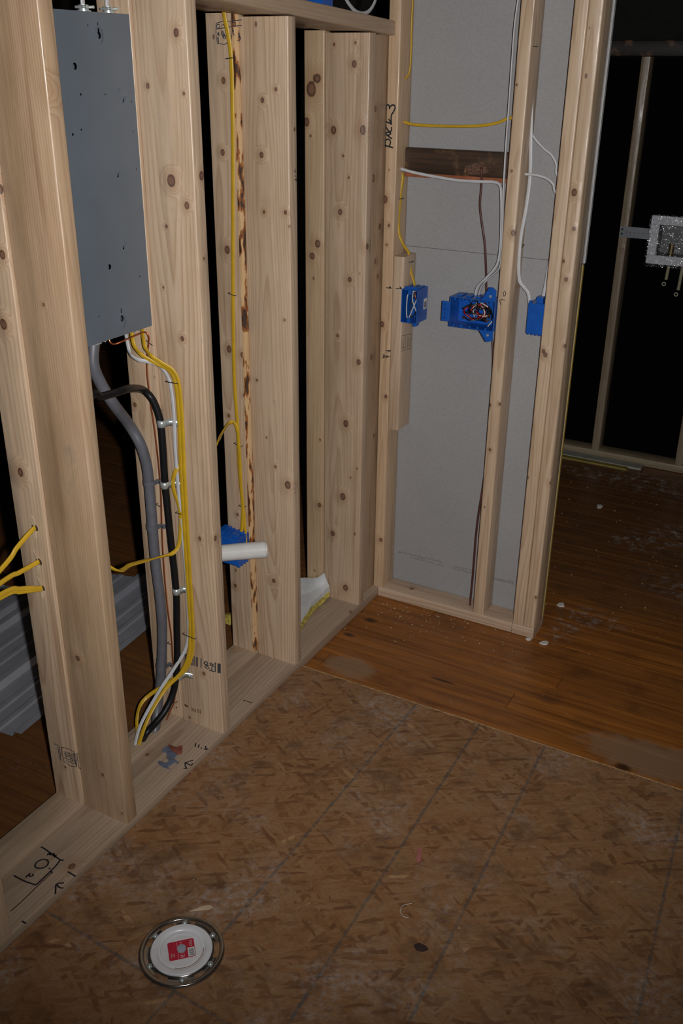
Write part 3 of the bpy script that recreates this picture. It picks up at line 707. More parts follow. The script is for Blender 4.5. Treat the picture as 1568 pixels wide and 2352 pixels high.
# heavy service cables
cable('grey_conduit', 'flexible grey conduit dropping from the panel down to the plate', 'conduit',
  [tuple(cb[0]+Vector((0,0,-.002))), (214,835,'x',-.185), (232,882,'x',-.180), (262,930,'x',-.175), (296,975,'y',.355), (322,1020,'y',.372), (336,1065,'y',.384), (342,1110,'y',.387), (347,1170,'y',.387), (352,1235,'y',.387), (358,1300,'y',.387), (367,1370,'y',.386), (372,1430,'y',.386), (372,1500,'y',.385), (369,1560,'y',.378), (362,1620,'y',.36), tuple(at(355,1678,'z',.048)-Vector((0,0,.01)))],
  .0138, .0138, M_gry, waist=0, n=16)
cable('black_cable', 'thick black cable crossing the grey conduit and strapped down the second stud', 'cable',
  [(.0-.11, .036, 1.005), (206,913,'x',-.105), (232,911,'x',-.105), (262,903,'x',-.105), (295,893,'x',-.107), (325,894,'y',.372), (346,912,'y',.385), (360,940,'y',.392), (369,975,'y',.395), (374,1030,'y',.395), (379,1110,'y',.395), (385,1170,'y',.395), (392,1240,'y',.395), (400,1310,'y',.395), (405,1370,'y',.395), (406,1430,'y',.395), (407,1490,'y',.394), (406,1545,'y',.390), (398,1590,'y',.378), (382,1628,'y',.35), (358,1660,'y',.31), (336,1684,'y',.272), tuple(at(324,1697,'z',.048)-Vector((0,0,.012)))],
  .0092, .0092, M_blk, waist=0, n=16)
cable('copper_ground_wire', 'thin bare copper wire hanging in a loop under the panel and down the stud', 'wire',
  [tuple(at(250,781,'x',-.17)+Vector((0,0,.012))), (253,786,'x',-.165), (264,790,'x',-.16), (285,782,'x',-.15), (312,770,'y',.36), (333,763,'y',.385), (341,773,'y',.39), (341,790,'y',.394), (338,815,'y',.399), (337,850,'y',.399), (341,890,'y',.400), (346,930,'y',.401), (355,990,'y',.401), (362,1050,'y',.401), (369,1130,'y',.401), (371,1200,'y',.401), (374,1270,'y',.401), (379,1340,'y',.401), (385,1400,'y',.401), (393,1460,'y',.401), (397,1520,'y',.401), (401,1575,'y',.401), (400,1612,'y',.399), (390,1635,'y',.385), tuple(at(380,1655,'z',.048)-Vector((0,0,.008)))],
  .0021, .0021, M_cop, waist=0, n=8, staples=((348,786,'y',YS[2],.020,-.5), (392,1475,'y',YS[2]-.007,.012,0), (403,1609,'y',YS[2]-.007,.014,-.1), (367,1158,'y',YS[2]-.007,.012,-.4)))
def strap(px, py, lab):
    c = at(px, py, 'y', .395); r = .0105; b = MB(); P = []
    for k in range(9):
        a_ = math.radians(180+30-k*240/8+0)
        P.append((r*math.cos(math.radians(200-k*220/8)), -r*math.sin(math.radians(200-k*220/8))))
    P = P + [(r+.002, YS[2]-.0015-c.y), (r+.027, YS[2]-.0015-c.y)]
    vs = []; fs = []
    for (x_, y_) in P: vs += [c+Vector((x_, min(y_, YS[2]-.001-c.y), -.0090)), c+Vector((x_, min(y_, YS[2]-.001-c.y), .0090))]
    for k in range(len(P)-1): fs.append((2*k, 2*k+1, 2*k+3, 2*k+2))
    b.add(vs, fs)
    root = thing('cable_strap', lab, 'strap', c+Vector((.012,0,-.0075)), 'zinc straps on the black cable')
    o = b.build('band', M_zinc, root, smooth=35)
    so = o.modifiers.new('thick', 'SOLIDIFY'); so.thickness = .0014; so.offset = 0
    q = c+Vector((r+.016, 0, 0)); q.y = YS[2]-.0015
    MB().lathe((0,0,0), [(.0048,0),(.0045,.0018),(.003,.0034),(.0001,.004)], 14).build('screw', M_zinc, root, smooth=True)
    sc = bpy.data.objects[[o2.name for o2 in root.children if o2.name.startswith('screw')][-1]]
    wm = T(q) @ Matrix.Rotation(math.pi/2, 4, 'X'); sc.matrix_basis = wm
for (q, l) in (((371,972), 'zinc strap holding the black cable at its top, just below the bend'), ((378,1113), 'zinc strap on the black cable beside the small yellow loop'), ((405,1357), 'zinc strap on the black cable halfway down, below the crossing yellow cable'), ((410,1552), 'zinc strap on the black cable near the foot of the stud')):
    strap(*q, l)
def clip(px, py, lab):
    c = at(px, py, 'y', .387); root = thing('conduit_clip', lab, 'clip', c, 'grey clips on the conduit')
    b = MB(); n_ = 20; P = []
    for k in range(n_+1):
        a_ = math.pi*k/n_; P.append((.0165*math.cos(a_), -.0165*math.sin(a_)))
    Q = [(.0143*math.cos(math.pi*k/n_), -.0143*math.sin(math.pi*k/n_)) for k in range(n_, -1, -1)]
    yb = YS[2]-.0075-c.y
    out = [(.0165, yb)]+P+[(-.0165, yb), (-.0143, yb)]+Q+[(.0143, yb)]
    b.prism([c+Vector((x_, y_, -.006)) for x_, y_ in out], (0,0,.012)); b.build('saddle', M_gry, root)
    for s2 in (-1, 1):
        lo = c+Vector((min(s2*.016, s2*.030), yb-.006, -.006)); hi = c+Vector((max(s2*.016, s2*.030), yb-.0003, .006))
        e = MB().box(lo, hi).build('ear', M_gry, root, bevel=.0015)
        q = (lo+hi)/2; q.y = lo.y
        MB().cyl(q+Vector((0,.001,0)), q-Vector((0,.0012,0)), .0024, 10).build('nail_head', M_dzinc, e)
for (q, l) in (((343,1107), 'grey plastic clip on the conduit, the upper of two close together'), ((350,1209), 'grey plastic clip on the conduit, the lower of two close together'), ((371,1528), 'grey plastic clip on the conduit near the plate')):
    clip(*q, l)
# cables above the panel
for (c, px, mt, lab) in ((ct[0], 193, M_whi, 'white cable rising from the leftmost connector on top of the panel'), (ct[1], 257, M_whi, 'white cable rising from the middle connector on top of the panel'), (ct[2], 276, M_yel, 'yellow cable rising from the right connector on top of the panel')):
    e = at(px+6, -40, 'x', -.186)
    cable('yellow_cable' if mt is M_yel else 'white_cable', lab, 'cable', [tuple(c-Vector((0,0,.004))), tuple(c+Vector((0,0,.03))), tuple(e+Vector((0,0,.03))), tuple(e+Vector((0,.0,.45)))], YW, YT, mt, up=(1,0,0))
# yellow cable on the third rear stud, going to the low blue box
Y3 = YS[3]-.014-.0045
cable('yellow_cable', 'yellow cable stapled down the third rear stud into the low blue box', 'cable',
  [(513,10,'y',Y3-.01), (516,40,'y',Y3-.008), (523,75,'y',Y3-.005), (530,125,'y',Y3), (533,200,'y',Y3), (535,330,'y',Y3), (535,450,'y',Y3), (535,560,'y',Y3), (535,670,'y',Y3), (536,780,'y',Y3), (538,870,'y',Y3), (542,935,'y',Y3), (546,985,'y',Y3), (548,1050,'y',Y3), (552,1110,'y',Y3), (558,1160,'y',Y3), (561,1195,'y',Y3-.002), (563,1225,'y',Y3-.008), (564,1250,'y',Y3-.012)],
  YW, YT, M_yel, staples=((530,134,'y',YS[3]-.014,.020,.1), (535,675,'y',YS[3]-.014,.021,-.25), (549,1020,'y',YS[3]-.014,.026,-.2), (558,1161,'y',YS[3]-.014,.021,.0)))
cable('yellow_cable', 'yellow cable curving out from behind the second stud to join the third rear stud', 'cable',
  [(.0-.10, .455, .735), (496,1022,'y',.60), (507,1000,'y',.68), (522,976,'y',.75), (536,970,'y',Y3-.012), (545,990,'y',Y3-.008), (550,1050,'y',Y3-.006), (553,1110,'y',Y3-.006), (557,1165,'y',Y3-.006), (556,1205,'y',Y3-.012), (551,1240,'y',Y3-.022), (549,1252,'y',Y3-.03)],
  YW, YT, M_yel)

# cables on the partition
yc = YB+.045
cable('yellow_cable', 'yellow cable hanging at the top of the partition, bending into the first stud', 'cable',
  [(950,-60,'y',yc), (948,0,'y',yc), (945,60,'y',yc), (944,120,'y',yc), (940,165,'y',yc), (930,182,'y',yc), (921,187,'y',yc), tuple(at(916,188,'y',yc)-Vector((.018,0,0)))], .0045, .0028, M_yel, up=(1,0,0))
cable('yellow_cable', 'yellow cable sagging across the bay above the dark old block', 'cable',
  [tuple(at(920,277,'y',yc)-Vector((.016,0,0))), (924,279,'y',yc), (950,286,'y',yc), (1000,289,'y',yc), (1060,290,'y',yc), (1110,288,'y',yc), (1145,281,'y',yc), (1166,272,'y',yc), tuple(at(1170,270,'y',yc)+Vector((.018,0,0)))], .0042, .003, M_yel, up=(0,-1,0))
cable('yellow_cable', 'yellow cable stapled down the first partition stud into the small blue box', 'cable',
  [tuple(at(917,390,'y',yc+.0)-Vector((.014,0,0))), (921,396,'y',yc), (925,410,'y',yc), (921,440,'y',yc-.004), (917,480,'y',yc-.010), (916,530,'y',yc-.012), (925,560,'y',yc-.010), (938,580,'y',yc+.004), (941,600,'y',yc+.006), (944,625,'y',yc+.006), (951,650,'y',yc+.008), (954,668,'y',yc+.008)], .0048, .0028, M_yel, up=(1,-.4,0),
  staples=((919,456,'x',.0185,.018,0), (941,601,'x',.0575,.018,0)))
cable('white_cable', 'white cable sagging across the dark old block to the second partition stud', 'cable',
  [tuple(at(919,386,'y',yc-.01)-Vector((.014,0,0))), (922,388,'y',yc-.01), (950,396,'y',yc-.006), (1000,406,'y',yc), (1050,414,'y',yc), (1100,417,'y',yc), (1132,418,'y',yc), (1147,425,'y',yc-.004), (1151,450,'y',yc-.010), (1151,520,'y',yc-.012), (1148,575,'y',yc-.012), (1140,610,'y',yc-.012), (1115,640,'y',yc-.01), (1096,660,'y',yc-.005), (1090,690,'y',yc-.003)], .0044, .0030, M_whi, up=(.8,-.6,0))
cable('white_cable', 'white cable coming from above along the left side of the second partition stud', 'cable',
  [(1200,-60,'y',yc-.02), (1190,0,'y',yc-.02), (1182,60,'y',yc-.02), (1176,140,'y',yc-.02), (1169,240,'y',yc-.02), (1163,320,'y',yc-.02), (1157,420,'y',yc-.022), (1154,520,'y',yc-.022), (1151,590,'y',yc-.022), (1145,618,'y',yc-.022), (1122,640,'y',yc-.016), (1104,662,'y',yc-.008), (1098,690,'y',yc-.004)], .0050, .0026, M_whi, up=(1,-.15,0))
cable('white_cable', 'white cable running down the right side of the second partition stud to the turned box', 'cable',
  [(1244,-60,'y',yc+.01), (1237,0,'y',yc+.01), (1231,60,'y',yc+.01), (1226,110,'y',yc+.01), (1221,200,'y',yc+.012), (1219,300,'y',yc+.012), (1217,400,'y',yc+.010), (1209,470,'y',yc+.004), (1200,520,'y',yc), (1194,560,'y',yc-.002), (1191,610,'y',yc-.002), (1193,645,'y',yc), (1203,660,'y',yc), (1213,675,'y',yc), (1217,705,'y',yc)], .0055, .003, M_whi, up=(0,-1,0),
  staples=((1226,107,'x',.407,.016,0), (1195,565,'x',.407,.018,.3)))
cable('white_cable', 'thin white cable leaving the right side bundle and slanting down to the double stud', 'cable',
  [(1225,130,'y',yc+.012), (1217,200,'y',yc+.014), (1213,260,'y',yc+.016), (1220,305,'y',yc+.018), (1245,338,'y',yc+.02), (1266,356,'y',yc+.02), (1277,378,'y',yc+.02), (1278,400,'y',yc+.02), tuple(at(1279,415,'y',yc+.02)+Vector((.03,0,-.01)))], .0032, .0026, M_whi, up=(0,-1,0))
cable('white_cable', 'short white cable arching from a hole in the second partition stud to the double stud', 'cable',
  [tuple(at(1202,399,'x',.4065)-Vector((.012,0,0))), (1206,400,'y',yc), (1230,402,'y',yc), (1255,410,'y',yc), (1270,424,'y',yc), (1274,440,'y',yc+.005), tuple(at(1276,455,'y',yc+.01)+Vector((.03,0,-.012)))], .0036, .0026, M_whi, up=(0,-1,0))
cable('white_cable', 'short white cable rising from the turned box beside the double stud', 'cable',
  [(1262,600,'y',yc+.03), (1257,630,'y',yc+.02), (1252,658,'y',yc+.012), (1246,685,'y',yc+.008), (1243,708,'y',yc+.004)], .0055, .003, M_whi, up=(0,-1,0))
cable('brown_wire', 'thin brown wire hanging from the old block down to the bottom plate', 'wire',
  [tuple(at(1104,385,'y',yd-.029)+Vector((0,.003,0))), (1106,392,'y',yd-.034), (1105,430,'y',yd-.03), (1102,470,'y',yd-.03), (1106,510,'y',yd-.028), (1113,560,'y',yd-.028), (1116,620,'y',yd-.026), (1117,680,'y',yd-.022), (1122,740,'y',yd-.02), (1131,790,'y',yd-.03), (1131,860,'y',yd-.035), (1125,960,'y',yd-.035), (1116,1060,'y',yd-.035), (1107,1130,'y',yd-.04), (1099,1180,'y',yd-.045), (1093,1230,'y',yd-.045), (1089,1280,'y',yd-.045), (1085,1330,'y',yd-.045), tuple(at(1079,1390,'z',.0405))], .0034, .0034, M_brn, waist=0, n=8)
cable('white_cable', 'white cable looping down above the sill into the dark opening', 'cable',
  [(770,-70,'x',-.06), (790,-12,'x',-.06), (805,14,'x',-.06), (822,29,'x',-.06), (842,29,'x',-.06), (857,12,'x',-.06), (865,-15,'x',-.06), (868,-70,'x',-.06)], .0055, .003, M_whi, up=(1,0,0))

# ================================================================== BLUE BOXES
def open_box(root, lo, hi, t=.0024, side='-y'):
    x0, y0, z0 = lo; x1, y1, z1 = hi
    b = MB()
    if side == '-y': b.box((x0,y1-t,z0), (x1,y1,z1)); ys = (y0, y1-t)
    else: b.box((x0,y0,z0), (x1,y0+t,z1)); ys = (y0+t, y1)
    b.box((x0,ys[0],z0), (x0+t,ys[1],z1)); b.box((x1-t,ys[0],z0), (x1,ys[1],z1))
    b.box((x0+t,ys[0],z0), (x1-t,ys[1],z0+t)); b.box((x0+t,ys[0],z1-t), (x1-t,ys[1],z1))
    return b.build('shell', M_blue, root, bevel=.0006)
def rib(root, lo, hi, name='rib', bev=.0006): return MB().box(lo, hi).build(name, M_blue, root, bevel=bev)
def wire(root, pts, r, mat, name): return MB().sweep(spline([Vector(q) for q in pts], 6), r, r, (.3,.5,1), 7).build(name, mat, root, smooth=True)
M_wb = plain('black_wire', (.008,.008,.008), .35); M_wr = plain('red_wire', (.33,.010,.012), .35); M_ww = plain('white_wire', (.55,.55,.52), .35)
# small box by the scab block
bx = (.0582, YB-.013, 1.022); by = (.1125, YB+.066, 1.127)
r1 = thing('outlet_box', 'small blue outlet box with a barcode sticker, beside the short scab block', 'electrical box', (.085, YB+.02, 1.022), 'blue boxes on the partition')
open_box(r1, bx, by)
for z_ in (bx[2]+.006, by[2]-.012):
    rib(r1, (.079,YB-.0128,z_-.003), (.091,YB-.002,z_+.009), 'screw_boss')
for k in range(3): rib(r1, (.062+k*.018,YB+.006,1.127), (.070+k*.018,YB+.058,1.1305))
rib(r1, (.100,YB-.012,1.014), (.112,YB+.01,1.0225), 'nail_lug'); rib(r1, (.064,YB-.004,1.1265), (.105,YB+.002,1.134), 'nail_lug')
lb = MB().box((.1125,YB+.038,1.058), (.1129,YB+.060,1.092)).build('barcode_sticker', M_lblw, r1)
for k in range(7): MB().box((.1129,YB+.042+k*.0022,1.063), (.1131,YB+.0432+k*.0022,1.082)).build('barcode_line', M_lblk, lb)
for pts, mt, nmw in (([(.095,YB+.02,1.118),(.074,YB+.005,1.112),(.070,YB+.002,1.075),(.072,YB+.002,1.040),(.080,YB+.0,1.036),(.092,YB+.006,1.070),(.104,YB+.012,1.105)], M_ww, 'white_wire'),
                     ([(.084,YB+.02,1.12),(.088,YB+.004,1.095),(.096,YB+.006,1.07),(.106,YB+.01,1.045)], M_ww, 'white_wire'),
                     ([(.090,YB+.03,1.12),(.080,YB+.02,1.09),(.078,YB+.015,1.06),(.086,YB+.012,1.036),(.098,YB+.018,1.06),(.103,YB+.02,1.10)], M_wb, 'black_wire'),
                     ([(.094,YB+.02,1.124),(.095,YB+.008,1.105),(.099,YB+.012,1.088)], M_cop, 'copper_wire')): wire(r1, pts, .0018, mt, nmw)
# wide gang box on the second stud
gx = (.222, YB-.013, 1.030); gy = (.3675, YB+.062, 1.122)
r2 = thing('gang_box', 'wide blue gang box stuffed with black, red and white wires, open toward the room', 'electrical box', (.295, YB+.02, 1.030), 'blue boxes on the partition')
open_box(r2, gx, gy)
tb = rib(r2, (.196,YB-.013,1.044), (.2218,YB-.009,1.106), 'mounting_tab', .0018)
for k in range(4): MB().cyl((.206,YB-.0136,1.054+k*.014), (.206,YB-.0125,1.054+k*.014), .0020, 10).build('nail_hole', M_dark, tb)
for (za, zb, lab) in ((1.1222, 1.163, 'top'), (1.0298, .998, 'low')):
    P = [(.322, za), (.3675, za), (.3675, zb-(.008 if zb > za else -.006)), (.355, zb), (.345, zb)]
    e = MB().prism([Vector((x_, YB-.013, z_)) for x_, z_ in P], (0,.005,0)).build('mounting_ear', M_blue, r2, bevel=.0008)
    MB().cyl((.351,YB-.0136,(za*1.3+zb*.7)/2), (.351,YB-.0125,(za*1.3+zb*.7)/2), .0042, 14).build('screw', M_zinc, e, smooth=40)
for k in range(5):
    rib(r2, (.235+k*.026,YB-.0128,1.0325), (.241+k*.026,YB-.004,1.0395), 'screw_boss'); rib(r2, (.235+k*.026,YB-.0128,1.1125), (.241+k*.026,YB-.004,1.1195), 'screw_boss')
for k in range(4): rib(r2, (.236+k*.03,YB+.006,1.122), (.252+k*.03,YB+.05,1.1255))
rw = random.Random(5)
for k in range(15):
    mt, nmw = ((M_wb, 'black_wire'), (M_wr, 'red_wire'), (M_wb, 'black_wire'), (M_wb, 'black_wire'), (M_wr, 'red_wire'), (M_wb, 'black_wire'), (M_ww, 'white_wire'))[k % 7]
    cx = rw.uniform(.285, .325); cz = rw.uniform(1.066, 1.088); rx = rw.uniform(.018, .038); rz = rw.uniform(.010, .024); a0 = rw.uniform(0, 6)
    pts = []
    for j in range(7):
        a_ = a0+j*rw.uniform(.75, .95)
        pts.append((min(.362, max(.232, cx+rx*math.cos(a_))), YB+rw.uniform(.002, .030), min(1.108, max(1.042, cz+rz*math.sin(a_)))))
    wire(r2, pts, .0020, mt, nmw)
for (x_, z_) in ((.262,1.062),(.335,1.060),(.343,1.078)): MB().cyl((x_,YB+.004,z_), (x_+.006,YB-.003,z_-.004), .0026, 8).build('bare_wire_end', M_cop, r2)
wire(r2, [(.345,YB+.0,1.042), (.352,YB-.002,1.052), (.358,YB-.003,1.060)], .002, M_ww, 'white_wire')
# turned box by the double stud
a = at(1207, 765, 'y', YB+.018); tz = at(1209, 695, 'y', YB+.018)
x0 = a.x; z0 = a.z; z1 = tz.z
r3 = thing('outlet_box', 'blue outlet box with its closed back to the room, fixed to the double stud', 'electrical box', (x0+.025, YB+.05, z0), 'blue boxes on the partition')
open_box(r3, (x0,YB+.018,z0), (.5135,YB+.0885,z1), side='+y')
for k in range(4): rib(r3, (x0+.004+k*.012,YB+.016,z0-.003), (x0+.010+k*.012,YB+.024,z0+.001), 'foot_lug')
rib(r3, (x0+.020,YB+.028,z1), (x0+.040,YB+.055,z1+.018), 'cable_clamp'); rib(r3, (x0+.001,YB+.019,z1), (x0+.008,YB+.03,z1+.006), 'lug'); rib(r3, (x0+.026,YB+.0185,z1), (x0+.031,YB+.024,z1+.010), 'lug')
MB().cyl((x0+.024,YB+.0185,(z0+z1)/2), (x0+.024,YB+.0172,(z0+z1)/2), .003, 14).build('moulding_dot', M_blue, r3, smooth=40)
# low box behind the pipe
lx0, lx1, ly0, ly1, lz0, lz1 = -.236, -.150, .732, .7915, .385, .475
r4 = thing('outlet_box', 'blue outlet box low on the third rear stud behind the white pipe', 'electrical box', (-.19, .76, lz0))
b = MB(); t_ = .0024
b.box((lx1-t_,ly0,lz0), (lx1,ly1,lz1)); b.box((lx0,ly0,lz0), (lx1-t_,ly0+t_,lz1)); b.box((lx0,ly1-t_,lz0), (lx1-t_,ly1,lz1)); b.box((lx0,ly0+t_,lz0), (lx1-t_,ly1-t_,lz0+t_)); b.box((lx0,ly0+t_,lz1-t_), (lx1-t_,ly1-t_,lz1))
b.build('shell', M_blue, r4, bevel=.0006)
for k in range(4): rib(r4, (-.160,.736+k*.014,lz0-.006), (-.150,.742+k*.014,lz0+.001), 'foot_lug')
rib(r4, (-.232,.740,lz1), (-.206,.785,lz1+.010), 'cable_clamp'); rib(r4, (-.200,.738,lz1), (-.196,.786,lz1+.007)); rib(r4, (-.178,.738,lz1), (-.156,.752,lz1+.012), 'cable_clamp'); rib(r4, (-.178,.768,lz1), (-.156,.784,lz1+.008), 'cable_clamp')
rib(r4, (-.205,.729,.40), (-.180,.732,.465))
# box standing on the sill, cut by the top of the picture
q = at(764, 5, 'x', -.055); zs = 1.864+.0395-(q.y-.83)*.0528
r5 = thing('outlet_box', 'blue box above the sill, cut off by the top of the picture', 'electrical box', (-.08, q.y-.03, zs))
b = MB().box((-.115,q.y-.056,zs), (-.055,q.y,zs+.09)); b.build('shell', M_blue, r5, bevel=.001)
rib(r5, (-.110,q.y-.0,zs+.0), (-.06,q.y+.006,zs+.006), 'foot_lug'); rib(r5, (-.0552,q.y-.05,zs+.03), (-.052,q.y-.006,zs+.08))

# ================================================================== PVC PIPE
e2 = Vector((-.014,.68,.502)); e1 = Vector((-.124,.62,.489)); dv = (e1-e2).normalized(); e0 = e2+dv*.235
rp = thing('drain_pipe', 'short white plastic pipe stub poking out between the second and third studs', 'pipe', e0)
pp = MB(); R_, r_ = .0241, .0203
u_ = dv.orthogonal().normalized(); v_ = dv.cross(u_); n_ = 32; vs = []; fs = []
for (c, rr) in ((e2, r_), (e2, R_), (e0, R_), (e0, r_)):
    vs += [c+(u_*math.cos(k*2*math.pi/n_)+v_*math.sin(k*2*math.pi/n_))*rr for k in range(n_)]
for s2 in range(4):
    for k in range(n_): fs.append((s2*n_+k, s2*n_+(k+1)%n_, ((s2+1)%4)*n_+(k+1)%n_, ((s2+1)%4)*n_+k))
pp.add(vs, fs).build('stub', M_pvc, rp, smooth=40)
el = [e0-dv*.02, e0+dv*.01, e0+dv*.03+Vector((0,0,-.012)), e0+dv*.038+Vector((0,0,-.04)), e0+dv*.038+Vector((0,0,-.07))]
MB().sweep(spline(el, 6), .0285, .0285, (0,1,.2), 20).build('elbow', M_pvc, rp, smooth=40)
MB().cyl(el[-1]+Vector((0,0,.02)), Vector((el[-1].x, el[-1].y, .0)), R_, 24).build('riser', M_pvc, rp, smooth=40)

# ================================================================== FLOOR FLANGE
fc = Vector((.338, -.224, .018))
rf = thing('floor_flange', 'round steel closet flange with a white plugged centre set in the strand board', 'floor flange', fc)
MB().lathe(fc, [(.0815,.0),(.0815,.0045),(.083,.0062),(.089,.0068),(.0918,.0050),(.0925,.0)], 64).build('outer_rim', M_steel, rf, smooth=True)
b = MB(); PR = [(.0655,.0),(.0655,.0036),(.0818,.0036)]
scr = [math.radians(d) for d in (62, 2, -52, -118, 178, 122)]
for (d0, d1) in ((48,104),(-14,16),(-76,-32),(-158,-100),(164,186),(112,136)):
    b.lathe(fc, PR, 12, math.radians(d0), math.radians(d1))
b.build('slotted_ring', M_steel, rf, smooth=True)
MB().lathe(fc, [(.0690,.0),(.0690,.0040),(.0655,.0058)], 64).build('inner_collar', M_steel, rf, smooth=True)
hub = MB().lathe(fc, [(.0665,.0),(.0665,.0080),(.0650,.0096),(.0555,.0098),(.0525,.0088),(.0500,.0062),(.0480,.0058),(.0455,.0060),(.0445,.0074),(.0405,.0074),(.0400,.0062),(.0385,.0062),(.0001,.0062)], 64).build('white_plug', M_wite, rf, smooth=30)
MB().lathe(fc+Vector((0,0,.0063)), [(.0482,.0),(.0462,.0001)], 40, math.radians(-70), math.radians(35)).build('dirt_line', plain('brown_dirt', (.30,.20,.14), .8), hub)
MB().cyl(fc+Vector((0,0,.006)), fc+Vector((0,0,.0115)), .0098, 24).build('centre_boss', plain('grey_plastic_boss', (.36,.40,.46), .4), hub, smooth=40, bevel=.001)
# sticker: 0.056 x 0.050, its lettering reading along its short side
ang = math.radians(44)      # sticker's long edge direction on the floor
sx_ = Vector((math.cos(ang), math.sin(ang), 0)); sy_ = Vector((-sx_.y, sx_.x, 0)); zc = fc+Vector((0,0,.0064))
def S(u, v, h=0.0): return zc+sx_*u+sy_*v+Vector((0,0,h))
def spoly(u0, v0, u1, v1, h): return [S(u0,v0,h), S(u1,v0,h), S(u1,v1,h), S(u0,v1,h)]
stk = MB().prism([S(-.0285,-.0215), S(-.026,-.0240), S(.026,-.0240), S(.0285,-.0215), S(.0285,.0215), S(.026,.0240), S(-.026,.0240), S(-.0285,.0215)], (0,0,.0003)).build('red_sticker', M_red, hub)
MB().add(spoly(.0125,-.0225,.0275,.0010,.0005), [(0,1,2,3)]).build('white_field', M_lblw, hub, fix=False)
bb = MB()
for k in range(9): bb.add(spoly(.0150,-.0200+k*.0020,.0255,-.0200+k*.0020+(.0007 if k % 3 else .0013),.0007), [(0,1,2,3)])
bb.build('barcode', M_lblk, hub, fix=False)
def text(name, s2, size, origin, xd, yd_, mat, parent):
    cu = bpy.data.curves.new(name, 'FONT'); cu.body = s2; cu.size = size; cu.align_x = 'CENTER'; cu.align_y = 'CENTER'
    o = bpy.data.objects.new(name, cu); COL.objects.link(o)
    me = bpy.data.meshes.new_from_object(o.evaluated_get(bpy.context.evaluated_depsgraph_get())); bpy.data.objects.remove(o)
    me.materials.append(mat); ob_ = bpy.data.objects.new(name, me)
    zd = xd.cross(yd_); wm = Matrix((xd, yd_, zd)).transposed().to_4x4(); wm.translation = origin
    return place(ob_, parent, wm)
text('lettering', 'TKO', .0078, S(.0205,.0125,.0006), -sy_, sx_, M_lblw, hub)
text('lettering', '3 in.', .0065, S(.000,.0150,.0006), -sy_, sx_, M_lblw, hub)
text('lettering', 'TEST', .0042, S(-.0175,-.012,.0006), -sy_, sx_, M_lblw, hub)
text('lettering', 'PLUG', .0042, S(-.0225,-.012,.0006), -sy_, sx_, M_lblw, hub)
strokes_p = MB()
for (u0, v0, u1, v1) in ((-.004,-.021,.002,-.019),(-.004,-.017,.002,-.0155),(.004,-.021,.0045,-.010),(-.0085,-.022,-.008,.021)): strokes_p.add(spoly(u0, v0, u1, v1, .0006), [(0,1,2,3)])
strokes_p.build('white_rules', M_lblw, hub, fix=False)
for a_ in scr:
    c = fc+Vector((.0742*math.cos(a_), .0742*math.sin(a_), .0036))
    MB().lathe(c, [(.0062,.0),(.0058,.0022),(.0040,.0042),(.0001,.0050)], 14).build('bolt', M_zinc, rf, smooth=True)

# ================================================================== INSULATION, ROOFING, REAR ROOM THINGS
ri = thing('insulation_batt', 'scrap of paper faced yellow insulation lying on the plate beyond the third stud', 'insulation', (-.15, 1.06, .045))
def grid(nu, nv): return [(i*(nv+1)+j, i*(nv+1)+j+1, (i+1)*(nv+1)+j+1, (i+1)*(nv+1)+j) for i in range(nu) for j in range(nv)]
r0 = [(640,1500),(672,1460),(690,1440),(703,1420),(715,1402),(737,1382),(757,1362)]
r1 = [(640,1468),(672,1432),(690,1410),(705,1393),(718,1382),(738,1364),(756,1346)]
r3 = [(640,1332),(672,1329),(687,1328),(700,1327),(715,1328),(729,1327),(745,1316)]
rows = [[at(a_, b_, 'z', .043) for a_, b_ in r0], [at(a_, b_, 'z', .074)+Vector((0,-.0,0)) for a_, b_ in r1], None, [at(a_, b_, 'x', -.225) for a_, b_ in r3]]
rows[3] = [at(q_[0], q_[1], 'y', YS[4]-.010) if p_.y > YS[4]-.010 else p_ for p_, q_ in zip(rows[3], r3)]
rows[3][-1] = at(745, 1316, 'y', YS[4]-.006); rows[3][-2] = at(729, 1327, 'y', YS[4]-.012)
rows[1][-1] = at(756, 1346, 'y', YS[4]-.006); rows[0][-1] = at(757, 1362, 'y', YS[4]-.006)
rows[2] = [a_.lerp(b_, .5)-Vector((0,0,.006)) for a_, b_ in zip(rows[1], rows[3])]
top = [p_ for r in rows for p_ in r]; nu, nv = 3, 6
pf = MB().add(top, grid(nu, nv)).build('paper_face', M_batt, ri)
sb = pf.modifiers.new('round', 'SUBSURF'); sb.levels = 2; sb.render_levels = 2; sb.subdivision_type = 'SIMPLE'
so = pf.modifiers.new('thick', 'SOLIDIFY'); so.thickness = .0014; so.offset = 0
mid_ = [t_-Vector((.002,0,.009)) for t_ in top]; bot = [Vector((t_.x-.002, t_.y, .0395 if t_.x > -.14 else .0495)) for t_ in top]; N_ = len(top)
mid_[:7] = [t_+Vector((.004,-.003,.002)) for t_ in top[:7]]; bot[:7] = [t_+Vector((.008,-.006,-.0035)) for t_ in top[:7]]; bot[6] = top[6]+Vector((.006,-.012,-.0035)); mid_[6] = top[6]+Vector((.003,-.008,.001))
fs = [f for f in grid(nu, nv)]+[tuple(k+N_ for k in f[::-1]) for f in grid(nu, nv)]
rim = [j for j in range(nv+1)]+[(i+1)*(nv+1)-1 for i in range(1, nu+1)]+[nu*(nv+1)+j for j in range(nv-1, -1, -1)]+[i*(nv+1) for i in range(nu-1, 0, -1)]
for k in range(len(rim)): a_, b_ = rim[k], rim[(k+1) % len(rim)]; fs.append((a_, b_, b_+N_, a_+N_))
MB().add(mid_+bot, fs).build('fibre_core', M_fib, ri)
isc = MB(); 
c = at(531, 1428, 'z', .035)
